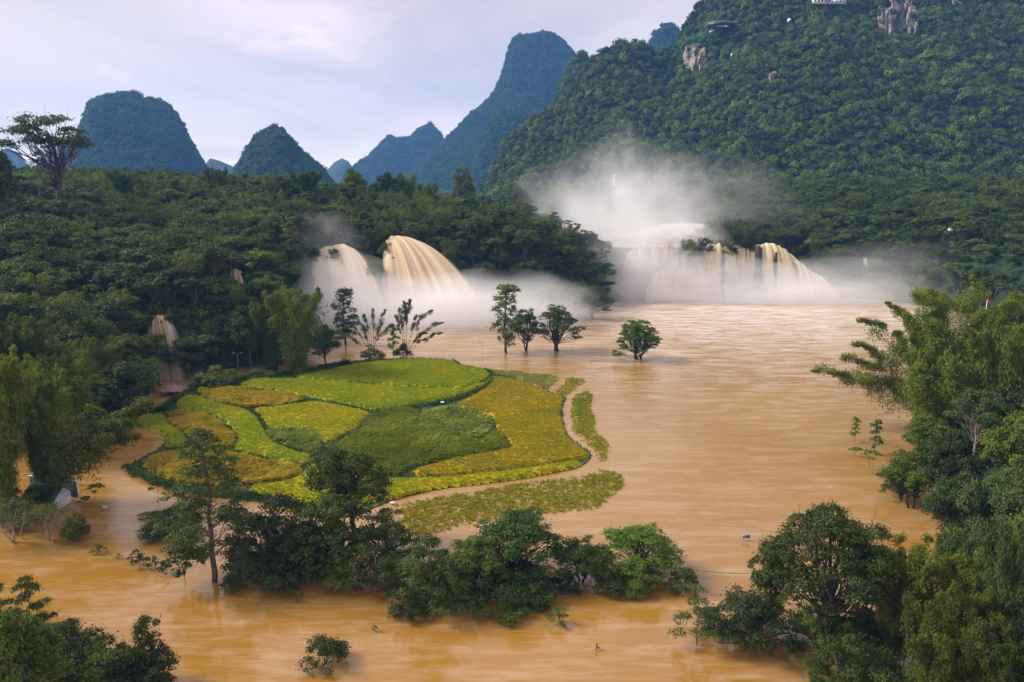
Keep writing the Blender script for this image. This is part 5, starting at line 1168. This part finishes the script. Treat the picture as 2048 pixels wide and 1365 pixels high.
PLT('bush2', 'bush', 742, 722, 690, 60, 'dense skirt at the foot of the straggly bamboo', bu)
PLT('bush3', 'bush', 806, 716, 682, 38, 'dark skirt at the foot of the arching bamboo', bu)
PLT('sapling', 'small_tree', 786, 712, 648, 34, 'small dark tree between the two thin bamboos', tr)
PLT('column', 'misty_tree', 692, 690, 578, 60, 'bluish tree standing in spray behind the dense bamboo', tr)
PLT('bam4', 'bamboo_clump', 596, 748, 566, 150, 'dense dark bamboo towering behind the north rim of the fields', bm_, group=NB)
PLT('bam4', 'bamboo_clump', 545, 742, 590, 110, 'dark bamboo against the left of the towering clump', bm_, group=NB)
PLT('dense', 'bank_tree', 650, 735, 640, 80, 'dark tree right of the towering bamboo', tr)
PLT('dense', 'bank_tree', 500, 740, 600, 95, 'dark tree beneath the thin curved fall', tr)
PLT('dense', 'bank_tree', 455, 735, 620, 80, 'dark tree behind the lamp post', tr)
near['bright'] = dict(near['dense'], crown=near['dense']['crown'].copy()); near['bright']['crown'].materials.clear(); near['bright']['crown'].materials.append(M['leaf_bright'])
PLT('bright', 'bright_tree', 396, 715, 528, 92, 'tall bright green tree left of the thin curved fall', tr)
PLT('dense', 'bank_tree', 350, 690, 560, 90, 'dark tree left of the tall bright one', tr, z=6)
PLT('fork', 'forked_tree', 378, 754, 680, 112, 'low tree with forked dark trunk before the brown fall', tr, rz=0.2)
for vx, vy, vl in ((300, 640, 'dark bush over the left lip of the brown fall'), (340, 636, 'dark bush over the right lip of the brown fall')):
    vD = near_d(vx, vy + 8) - 2; x_, y_, z_ = PD(vx, vy + 16, vD); r_ = kind_root(near['bush3'], 'hanging_bush', x_, y_, z_, 1.15, vx, 1.3); tag(r_, vl, 'bush')
PLT('fork', 'forked_tree', 314, 756, 672, 80, 'dark leaning tree left of the forked one', tr, rz=2.2)
PLT('bush1', 'bush', 425, 776, 730, 76, 'bushy shrub where the field rim meets the hut inlet', bu)
PLT('bush1', 'bush', 398, 780, 752, 50, 'pale leafy bush right of the hut', bu)
PLT('bush1', 'bush', 465, 765, 738, 60, 'low bush along the north rim under the lamp post', bu)
PLT('bush1', 'bush', 520, 756, 738, 70, 'flat bush before the dark bamboo', bu)
PLT('tips', 'bush', 690, 733, 717, 34, 'little bush in the brown pool below the thin bamboo', bu)
# --- left bank
PLT('dense', 'round_bank_tree', 252, 838, 712, 132, 'large rounded tree left of the hut', tr, rz=1)
PLT('dense', 'round_bank_tree', 195, 848, 740, 120, 'dark tree between rounded tree and bamboo', tr)
PLT('bush1', 'bush', 182, 862, 838, 46, 'low bush beside the tall lamp post', bu)
PLT('bush3', 'bush', 228, 860, 822, 66, 'dark domed bush at the backwater edge', bu)
PLT('tips', 'bush', 155, 872, 856, 26, 'tiny bush left of the lamp post foot', bu)
PLT('bush1', 'bush', 282, 832, 800, 44, 'bush under the rounded tree by the inlet', bu)
PLT('bam1', 'bamboo_clump', 150, 850, 668, 150, 'soft plumed bamboo left of the rounded tree', bm_, z=2, group=NB)
PLT('bam1', 'bamboo_clump', 60, 850, 618, 190, 'tallest soft plumed bamboo on the left bank', bm_, z=4, group=NB)
PLT('bam4', 'bamboo_clump', 225, 775, 668, 130, 'feathery bamboo on the slope over the rounded tree', bm_, z=5, group=NB)
PLT('bam1', 'bamboo_clump', -15, 880, 680, 180, 'plumed bamboo cut by the left border', bm_, z=2, group=NB)
PLT('bam1', 'bamboo_clump', 20, 1045, 690, 230, 'huge bamboo above the flooded shed, nearer the border', bm_, group=NB)
PLT('bam1', 'bamboo_clump', 95, 1000, 740, 190, 'huge bamboo rising behind the flooded shed roof', bm_, rz=1.2, group=NB)
sidearm = bamboo_proto('sidearm', 431, 8, 12, 6, 2600, 0.45, 0.14, 1.0, 0.5, plume=1.9, start=0.3, leafm='leaf_olive', dirs=[(0.1, 11, 11), (-0.2, 9, 10), (0.4, 12, 12), (0.0, 8, 13), (0.25, 10, 9)])
x_, y_, _z = base_px(85, 1015); r_ = kind_root(sidearm, 'bamboo_clump', x_, y_, 0, 1.5, 0.0); tag(r_, 'olive bamboo arching right over the brown backwater', 'bamboo', NB)
PLT('mass2', 'bush', 62, 1050, 955, 95, 'leafy bush hiding the left half of the flooded shed', bu)
PLT('bam4', 'bamboo_clump', -10, 1020, 730, 240, 'broad arching bamboo at the left border above the pale branched shrubs', bm_, group=NB)
PLT('bam4', 'bamboo_clump', 120, 905, 700, 200, 'broad arching bamboo behind the huge shed bamboos', bm_, group=NB)
PLT('twiggy', 'pale_twigged_shrub', 30, 1085, 1000, 130, 'shrub with pale bare branches at the flooded left edge', sh)
PLT('twiggy', 'pale_twigged_shrub', 98, 1082, 1010, 110, 'pale branched shrub in front of the flooded shed', sh)
PLT('bush2', 'bush', 60, 1070, 985, 120, 'olive bush behind the pale branched shrubs', bu)
PLT('mass2', 'bush', 152, 1082, 1018, 62, 'mid green bush trailing into the water right of the shed', bu)
PLT('parasol', 'flooded_sapling', 192, 1000, 970, 38, 'flat topped sapling standing in the flood right of the shed', tr)
PLT('parasol', 'flooded_sapling', 172, 1018, 994, 26, 'leaning thin sapling below the flat topped one', tr)
PLT('parasol', 'flooded_sapling', 318, 1002, 962, 36, 'sapling at the weedy west tip of the fields', tr)
# --- skyline
PLT('emerg', 'umbrella_tree', 95, 345, 213, 168, 'emergent umbrella tree standing high above the plateau', tr, D=330, rz=0.9, extra=1.2)
for (a_, D_, t_, w_, k_, lb_) in ((-8, 300, 285, 70, 'dense', 'dark tree at the left border under the sky'), (705, 440, 328, 62, 'dense', 'round tree on the skyline left of the twin crowned trees'), (770, 430, 336, 66, 'dense', 'bushy skyline tree, left one of the twin crowned pair'),
                              (812, 430, 340, 66, 'bam4', 'feathery bamboo on the skyline beside the twin crowned pair'), (926, 440, 336, 62, 'lone2', 'pale domed tree on the skyline before the tall tower'), (855, 420, 362, 60, 'bam4', 'small feathery bamboo on the plateau skyline'),
                              (240, 400, 334, 90, 'bam4', 'feathery bamboo on the skyline under the dome'), (340, 400, 342, 70, 'dense', 'dark skyline tree at the right foot of the dome'), (430, 410, 330, 60, 'bam4', 'feathery bamboo between dome and cone'),
                              (610, 400, 335, 80, 'bam4', 'feathery bamboo at the right foot of the cone'), (1035, 420, 358, 70, 'dense', 'domed tree on the headland crest'), (560, 390, 345, 80, 'dense', 'dark skyline tree under the cone')):
    PLT(k_, 'skyline_tree' if k_ != 'bam4' else 'bamboo_clump', a_, 400, t_, w_, lb_, tr if k_ != 'bam4' else bm_, D=D_)
def palm(px, D, ty, label, s=1.0):
    g = Geo(); gt = Geo(); rg = np.random.default_rng(9); x, _, zt = PD(px, ty + 14, D); z0 = float(ground_h(np.array([x]), np.array([D]))[0])
    tube(gt, [(0, 0, 0), (0.1, 0, (zt - z0) * .5), (0.3, 0, zt - z0)], [0.3, 0.24, 0.2], 7)
    for k in range(13):
        a_ = k * 2.4; el = rg.uniform(0.2, 1.2); t_ = np.linspace(0, 1, 12); L_ = 5.5
        p = np.stack([math.cos(a_) * L_ * t_ * math.cos(el), math.sin(a_) * L_ * t_ * math.cos(el), zt - z0 + L_ * (math.sin(el) * t_ - 0.55 * t_ ** 2.2)], 1) + [0.3, 0, 0]
        sdv = np.array([-math.sin(a_), math.cos(a_), 0])
        for i in range(1, 11):
            for sg in (-1, 1):
                w_ = 1.3 * math.sin(math.pi * (i + 1) / 13) + .2; q = p[i]; dr = (p[i + 1] - p[i]); e = q + sdv * sg * w_ + dr * 0.8 + np.array([0, 0, -0.45 * w_])
                g.add([q - dr * .35, q + dr * .35, e + dr * .1, e - dr * .1], [(0, 1, 2, 3)])
    r = empty('palm', (x, D, z0)); obj('fronds', g.mesh('palm_fronds', M['leaf_dark']), r); obj('trunk', gt.mesh('palm_trunk', M['bark'], True), r); tag(r, label, 'palm')
palm(72, 322, 312, 'fan of palm fronds left of the umbrella tree trunk')

# blossom on the flowering shrub
g = Geo(); rg = np.random.default_rng(31)
for n_, mt_ in ((170, 'pink'),):
    v = rg.normal(0, 1, (n_, 3)); v /= np.linalg.norm(v, axis=1)[:, None]; v[:, 2] = np.abs(v[:, 2]); v[:, 1] = -np.abs(v[:, 1]) * rg.uniform(0, 1.3, n_)
    C = v * np.array([3.3, 3.3, 3.8]) * rg.uniform(0.8, 1.02, (n_, 1)); V, Q = leaf_quads(C, v + rg.normal(0, .4, (n_, 3)), 0.15, 0.13, rg); g.add(V, Q)
bl = obj('blossom', g.mesh('blossom', M['pink']), bg); bl['kind'] = 'stuff'; bl.rotation_euler = (0, 0, -bg.rotation_euler.z)
# ------------------------------------------------------------------ built things
M['white_wall'] = simple('white_wall', (0.72, 0.73, 0.78), 0.8, 0.08, 1.0)
M['roof_green'] = simple('roof_green', (0.05, 0.16, 0.14), 0.5, 0.2, 2.0)
M['trim_teal'] = simple('trim_teal', (0.06, 0.34, 0.30), 0.5, 0.1)
M['dark_sheet'] = simple('dark_sheet', (0.022, 0.026, 0.040), 0.6, 0.2)
M['roof_red'] = simple('roof_red', (0.27, 0.12, 0.11), 0.8, 0.25, 3.0)
M['grey_metal'] = simple('grey_metal', (0.35, 0.36, 0.38), 0.5, 0.1, metal=0.3)
M['blue_sign'] = simple('blue_sign', (0.10, 0.19, 0.50), 0.5, 0.1)
M['white_paint'] = simple('white_paint', (0.78, 0.78, 0.78), 0.6, 0.05)
M['red_cloth'] = simple('red_cloth', (0.75, 0.05, 0.035), 0.8, 0.1)
M['net_green'] = simple('net_green', (0.03, 0.17, 0.045), 0.8, 0.2, 0.3)
M['deck_dark'] = simple('deck_dark', (0.02, 0.025, 0.035), 0.4, 0.2)
M['wood'] = simple('wood', (0.14, 0.085, 0.05), 0.85, 0.25)
M['blue_roof'] = simple('blue_roof', (0.30, 0.36, 0.42), 0.5, 0.15)
M['tower_red'] = simple('tower_red', (0.42, 0.16, 0.09), 0.8, 0.2, 1.0)
M['cable'] = simple('cable', (0.09, 0.08, 0.08), 0.7, 0.1)
def part(name, mat, parent, fn, smooth=False):
    g = Geo(); fn(g); return obj(name, g.mesh(name, M[mat], smooth), parent)
# flooded shed
x, y, _ = P(128, 1012, 0); sh_ = empty('flooded_shed', (x, y, 0), math.radians(-10)); tag(sh_, 'flooded white gabled shed with green roof and teal trim', 'shed')
W_, L_ = 3.6, 6.0
def gable(g):      # gable wall towards the water, at the +x end
    V = [(0, -W_ / 2, -.6), (0, W_ / 2, -.6), (0, W_ / 2, 2.2), (0, 0, 3.5), (0, -W_ / 2, 2.2)]; V += [(a - .15, b, c) for a, b, c in V]
    g.add(V, [(0, 1, 2, 4), (5, 9, 7, 6)], [(4, 2, 3), (9, 8, 7)]); g.add(V, [(0, 5, 6, 1), (1, 6, 7, 2), (2, 7, 8, 3), (3, 8, 9, 4), (4, 9, 5, 0)])
part('gable_wall', 'white_wall', sh_, gable)
part('side_wall', 'white_wall', sh_, lambda g: box(g, (-L_ / 2 - .1, -W_ / 2 + .08, 0.8), (L_ - .15, .14, 2.8))); part('side_wall', 'white_wall', sh_, lambda g: box(g, (-L_ / 2 - .1, W_ / 2 - .08, 0.8), (L_ - .15, .14, 2.8)))
for sgn in (-1, 1):
    def slope(g, sgn=sgn):
        a = np.array([(0.35, 0, 3.62), (-L_ - .3, 0, 3.62), (-L_ - .3, sgn * (W_ / 2 + .35), 2.02), (.35, sgn * (W_ / 2 + .35), 2.02)]); b = a - [0, 0, .08]
        g.add(np.vstack([a, b]), [(0, 1, 2, 3), (7, 6, 5, 4), (0, 4, 5, 1), (1, 5, 6, 2), (2, 6, 7, 3), (3, 7, 4, 0)])
        for k in range(14):
            xx = .25 - k * (L_ + .4) / 13; tube(g, [(xx, 0.02 * sgn, 3.66), (xx, sgn * (W_ / 2 + .33), 2.07)], .035, 4)
    part('roof_slope', 'roof_green', sh_, slope)
    part('barge_board', 'trim_teal', sh_, lambda g, sgn=sgn: tube(g, [(.38, 0.03 * sgn, 3.68), (.38, sgn * (W_ / 2 + .36), 2.06)], .085, 4))
part('ridge_cap', 'trim_teal', sh_, lambda g: tube(g, [(.4, 0, 3.70), (-L_ - .3, 0, 3.70)], .07, 5))
# dark sheet fence behind the shed
a0 = P(96, 990, 0); a1 = P(152, 1003, 0); f_ = empty('sheet_fence', (a0[0] - 4, a0[1] + 1.6, 0)); tag(f_, 'dark corrugated sheet fence with pale top rail behind the flooded shed', 'fence')
dx_ = a1[0] - a0[0] + 4; n_p = 10; rzf = math.atan2(-3.0, dx_)
for k in range(n_p):
    def pan(g, k=k):
        w_ = dx_ / n_p
        for q in range(3): box(g, (w_ * (k + (q + .5) / 3), 0.03 * (q % 2), 1.3), (w_ / 3 * .96, .06, 3.4))
    part('panel', 'dark_sheet', f_, pan)
part('top_rail', 'white_paint', f_, lambda g: box(g, (dx_ / 2, 0, 3.06), (dx_ + .1, .16, .12)))
part('end_post', 'white_paint', f_, lambda g: box(g, (dx_ + .08, 0, 1.2), (.12, .2, 3.8)))
f_.rotation_euler = (0, 0, rzf)
# signs
def sign(px, py, w, h, zc, matn, label, posts=2, name='sign_board'):
    x, y, _ = P(px, py, 0); s_ = empty(name, (x, y, 0)); part('board', matn, s_, lambda g: box(g, (0, 0, zc), (w, .12, h)))
    if matn != 'white_paint': part('frame', 'grey_metal', s_, lambda g: (box(g, (0, -.02, zc + h / 2 + .04), (w + .16, .18, .08)), box(g, (0, -.02, zc - h / 2 - .04), (w + .16, .18, .08)), box(g, (-w / 2 - .04, -.02, zc), (.08, .18, h)), box(g, (w / 2 + .04, -.02, zc), (.08, .18, h))))
    for q in np.linspace(-w / 2.6, w / 2.6, posts): part('post', 'grey_metal', s_, lambda g, q=q: tube(g, [(q, .1, -1), (q, .1, zc + h / 2 - .05)], .05, 6))
    tag(s_, label, 'sign'); return s_
sign(211, 1019, 0.95, .5, .42, 'white_wall', 'small pale board just clearing the brown water right of the shed')
sign(1492, 1082, 1.0, .4, .75, 'blue_sign', 'small blue board left of the wide spreading tree')
# hut with ragged red roof
x, y, _ = P(347, 789, 0); hu_ = empty('red_roofed_hut', (x, y, 0), math.radians(6)); tag(hu_, 'open hut with sagging pinkish red roof standing in the inlet', 'hut')
def roof(g):
    rg = np.random.default_rng(4); nx, ny = 22, 12; V = []
    for j in range(ny):
        for i in range(nx):
            u = i / (nx - 1) * 2 - 1; v = j / (ny - 1) * 2 - 1; z = 2.55 - 1.15 * max(abs(v), max(0, abs(u) - .45) / .55) + rg.normal(0, .07) + 0.12 * math.sin(u * 9 + v * 4); V.append((u * 2.9, v * 2.6, z))
    i = np.arange(ny - 1)[:, None] * nx + np.arange(nx - 1)[None]; F = np.stack([i, i + 1, i + nx + 1, i + nx], -1).reshape(-1, 4); V = np.array(V); g.add(V, F); g.add(V - [0, 0, .12], F[:, ::-1])
part('roof', 'roof_red', hu_, roof)
for q in ((-2.4, -2.1), (2.4, -2.1), (-2.4, 2.1), (2.4, 2.1)): part('post', 'wood', hu_, lambda g, q=q: tube(g, [(q[0], q[1], -1), (q[0], q[1], 1.5)], .13, 6))
part('eave_beam', 'wood', hu_, lambda g: box(g, (0, -2.25, 1.36), (5.2, .14, .16)))
# lamp posts
def lamp(px, by, ty, label, arms=1, head='white_paint'):
    x, y, _ = P(px, by, 0); h = PD(px, ty, y)[2]; l_ = empty('lamp_post', (x, y, 0)); part('pole', 'grey_metal', l_, lambda g: tube(g, [(0, 0, -1), (0, 0, h)], np.array([.10, .07]), 7), True)
    for k in range(arms):
        sg = 1 if k == 0 else -1
        part('arm', 'grey_metal', l_, lambda g, sg=sg: tube(g, [(0, 0, h - .15), (sg * .9, 0, h + .1)], .045, 5)); part('lamp_head', head, l_, lambda g, sg=sg: box(g, (sg * 1.15, 0, h + .12), (.7, .28, .12)))
    tag(l_, label, 'lamp post', 'lamp posts standing in the flood')
lamp(158, 845, 801, 'lamp post with angled solar head before the left bamboo'); lamp(477, 741, 707, 'twin armed lamp post behind the north rim of the fields', 2)
lamp(964, 707, 685, 'lone twin armed lamp post in the flood left of the tall narrow tree', 2, 'grey_metal'); lamp(1242, 712, 690, 'thin lamp post in front of the lone rounded tree', 1)
lamp(733, 716, 700, 'short lamp post at the foot of the straggly bamboo', 1)
# boundary line of floats strung across the river
a0 = P(1372, 1150, 0); a1 = P(1575, 1154, 0); g = Geo(); pts = [(a0[0] + (a1[0] - a0[0]) * t_, a0[1] + (a1[1] - a0[1]) * t_, 1.0 - .8 * 4 * t_ * (1 - t_) * .8) for t_ in np.linspace(0, 1, 16)]
tube(g, pts, .035, 5); tag(obj('cable', g.mesh('cable', M['cable'])), 'thin cable strung low between bush row and spreading tree', 'cable')
# flag on a pole
D_ = 205; x, _, zt = PD(1979, 600, D_); fl = empty('flag', (x, D_, 2.5)); part('pole', 'white_paint', fl, lambda g: tube(g, [(-.6, 0, 0), (-.6, 0, zt - 1.6)], .07, 6))
def cloth(g):
    V = []; 
    for j in range(5):
        for i in range(8): V.append((-.55 + i * .13, .12 * math.sin(i * 1.1 + j * .4), zt - 3.2 + j * .24 - i * .05))
    i = np.arange(4)[:, None] * 8 + np.arange(7)[None]; g.add(V, np.stack([i, i + 1, i + 9, i + 8], -1).reshape(-1, 4))
part('cloth', 'red_cloth', fl, cloth); tag(fl, 'small red flag poking above the giant bamboo', 'flag')
# riverside stall and red parasols
D_ = 212
x, _, z = PD(2036, 678, D_); z = 3.2; st_ = empty('market_stall', (x, D_, z), .1); tag(st_, 'stall with pale blue roof at the right border', 'stall'); zr = PD(2036, 663, D_)[2] - z
def sroof(g):
    V = [(-3.2, -2, zr - .6), (3.4, -2, zr - .6), (3.4, 0, zr), (-3.2, 0, zr), (3.4, 2, zr - .6), (-3.2, 2, zr - .6)]; V = V + [(a, b, c - .1) for a, b, c in V]; g.add(V, [(0, 1, 2, 3), (3, 2, 4, 5), (6, 9, 8, 7), (9, 11, 10, 8), (0, 6, 7, 1), (5, 4, 10, 11)])
part('roof', 'blue_roof', st_, sroof); part('back_panel', 'tower_red', st_, lambda g: box(g, (0, 1.8, zr - 1.6), (6, .1, 1.8)))
for q in ((-3, -1.8), (3, -1.8), (-3, 1.8), (3, 1.8)): part('post', 'wood', st_, lambda g, q=q: tube(g, [(q[0], q[1], -1), (q[0], q[1], zr - .6)], .08, 5))
for (ppx, ppy, lb) in ((2015, 662, 'red parasol left of the blue roofed stall'), (2008, 672, 'red parasol lowest beside the bamboo leaves'), (2021, 674, 'red parasol below the stall roof')):
    x, _, zt = PD(ppx, ppy, 206); pr_ = empty('parasol', (x, 206, 3.0)); hh = zt - 3.0
    def can(g, hh=hh):
        n = 8; V = [(0, 0, hh)] + [(1.1 * math.cos(k * 6.283 / n), 1.1 * math.sin(k * 6.283 / n), hh - .45) for k in range(n)]; g.add(V, None, [(0, k + 1, (k + 1) % n + 1) for k in range(n)])
    part('canopy', 'red_cloth', pr_, can); part('pole', 'wood', pr_, lambda g, hh=hh: tube(g, [(0, 0, -.5), (0, 0, hh)], .04, 5)); tag(pr_, lb, 'parasol')
# mountain viewing deck, green hoarding, houses
Zm = mt_main['Z']
def on_wall(px, py): 
    y = march(px, py, Zm); return (PD(px, py, y) if y else PD(px, py, 1000))
c_ = on_wall(1431, 66); dk = empty('viewing_deck', (c_[0], c_[1] - 26, PD(1431, 52, c_[1] - 26)[2])); tag(dk, 'dark ring shaped glass viewing deck jutting from the cliff top', 'viewing deck')
def ring(g, r0, r1, z0, z1, n=48):
    V = []; Q = []
    for k in range(n):
        a_ = k * 6.2832 / n
        for r, z in ((r0, z0), (r1, z0), (r1, z1), (r0, z1)): V.append((r * math.cos(a_), r * math.sin(a_), z))
    for k in range(n):
        b_ = (k + 1) % n
        for q in range(4): Q.append((k * 4 + q, b_ * 4 + q, b_ * 4 + (q + 1) % 4, k * 4 + (q + 1) % 4))
    g.add(V, Q)
part('ring_deck', 'deck_dark', dk, lambda g: ring(g, 9.5, 17.5, -1.2, 1.0)); part('rim_rail', 'grey_metal', dk, lambda g: (ring(g, 17.3, 17.7, 1.2, 2.0), ring(g, 9.4, 9.7, 1.2, 1.8)))
part('walkway', 'white_wall', dk, lambda g: box(g, (2, 20, -3), (22, 5, 1.4)))
for q in (-12, 0, 12): part('strut', 'deck_dark', dk, lambda g, q=q: tube(g, [(q, 8, -1), (q, 30, -14)], .7, 6))
for (xa, ya, xb, yb, hh) in ((1371, 84, 1406, 76, 9), (1406, 76, 1440, 66, 6)):
    a_ = np.array(on_wall(xa, ya)); b_ = np.array(on_wall(xb, yb)); dm = min(a_[1], b_[1]) - 14; a_ = np.array(PD(xa, ya, dm)); b_ = np.array(PD(xb, yb, dm + 6)); g = Geo(); d_ = b_ - a_; n = 9
    for k in range(n):
        p0 = a_ + d_ * k / n; p1 = a_ + d_ * (k + .97) / n
        V = [p0 - [0, 0, hh * .5], p1 - [0, 0, hh * .5], p1 + [0, 0, hh * .5], p0 + [0, 0, hh * .5]]; V += [v + np.array([0, .4, 0]) for v in V]; g.add(V, [(0, 1, 2, 3), (7, 6, 5, 4), (0, 4, 5, 1), (3, 2, 6, 7), (0, 3, 7, 4), (1, 5, 6, 2)])
    tag(obj('green_hoarding', g.mesh('green_hoarding', M['net_green'])), 'long green netted hoarding below the viewing deck' if xa < 1400 else 'short green hoarding joining the deck walkway', 'hoarding')
def house(pos, w, d, h, wallm, roofm, label, name='house', win=2, rz=0.0):
    r = empty(name, pos, rz); part('wall', wallm, r, lambda g: box(g, (0, 0, h / 2), (w, d, h)))
    part('roof', roofm, r, lambda g: g.add([(-w * .56, -d * .58, h), (w * .56, -d * .58, h), (w * .56, 0, h + d * .35), (-w * .56, 0, h + d * .35), (w * .56, d * .58, h), (-w * .56, d * .58, h)], [(0, 1, 2, 3), (3, 2, 4, 5)], [(0, 3, 5), (1, 4, 2)]))
    for k in range(win): part('window', 'dark_sheet', r, lambda g, k=k: box(g, ((k + .5) / win * w - w / 2, -d / 2 - .03, h * .55), (w / win * .5, .08, h * .4)))
    tag(r, label, 'house'); return r
for (ax, ay, w_, h_, wm, rm, lb, wn) in ((1632, 7, 16, 6, 'white_paint', 'blue_roof', 'white building on the top ledge of the wall', 4), (1668, 7, 18, 4, 'white_wall', 'blue_roof', 'long low building right of the white ledge building', 4),
                                 (1459, 113, 2.0, 2, 'white_paint', 'white_paint', 'tiny white cabin on the wall below the viewing deck', 1), (1572, 42, 2.2, 1.6, 'white_paint', 'white_paint', 'tiny white hut high on the wall right of the deck', 1)):
    p_ = on_wall(ax, ay); house((p_[0], p_[1] - 10, PD(ax, ay, p_[1] - 10)[2] - 1), w_, 6, h_, wm, rm, lb, 'hillside_house', wn)
def at_g(px, D, py): x, _, z = PD(px, py, D); return (x, D, z)
house(at_g(1660, 480, 415), 7, 5, 3, 'white_wall', 'roof_red', 'white house peeping from trees at the foot of the wall', 'hillside_house', 2)
house(at_g(1900, 330, 462), 1.2, 1.2, .9, 'white_paint', 'roof_green', 'small white kiosk among trees on the right bank', 'hillside_house', 1)
p_ = at_g(1993, 400, 424); tw = empty('stone_marker_tower', p_); tag(tw, 'thin reddish stone tower among the trees at the right', 'tower')
part('shaft', 'tower_red', tw, lambda g: tube(g, [(0, 0, -10), (0, 0, 3.6)], np.array([1.0, .75]), 8)); part('cap', 'tower_red', tw, lambda g: (tube(g, [(0, 0, 3.6), (0, 0, 4.3)], np.array([1.25, 1.25]), 8), tube(g, [(0, 0, 4.3), (0, 0, 5.4)], np.array([.8, .25]), 8)))
p_ = at_g(1228, 620, 372); pg = empty('pagoda', p_); tag(pg, 'tiny pale pagoda rising at the top of the spray', 'pagoda')
for k in range(4):
    part('storey', 'white_paint', pg, lambda g, k=k: box(g, (0, 0, k * 2.2 + .9), (2.8 - k * .4, 2.8 - k * .4, 1.8)))
    part('eave', 'blue_roof', pg, lambda g, k=k: tube(g, [(0, 0, k * 2.2 + 1.85), (0, 0, k * 2.2 + 2.2)], np.array([2.4 - k * .3, 1.0]), 4))
# litter caught in the drowned rice
g = Geo(); rg = np.random.default_rng(5)
for k in range(70):
    a_, b_ = (rg.normal(1040, 30), rg.normal(762, 4)) if k < 50 else (rg.normal(905, 28), rg.normal(1046, 7)); x, y, _ = P(a_, b_, .1); box(g, (x, y, .12), rg.uniform(.05, .3, 3) * [1, 1, .3], rg.uniform(0, 3))
tag(obj('litter', g.mesh('litter', M['white_wall'])), 'pale scraps of debris washed into the drowned rice', kind='stuff')
for (a_, b_, lb) in ((885, 806, 'white bag lying on the dark weedy bank'), (785, 1003, 'white sack at the lower left end of the south terrace')):
    x, y, _ = P(a_, b_, .6); me = ico(0.4, 2); me.materials.append(M['white_paint']); o = obj('white_bag', me); o.location = (x, y, .75 if b_ < 900 else .3); o.scale = (1.3, .8, .6); tag(o, lb, 'bag')
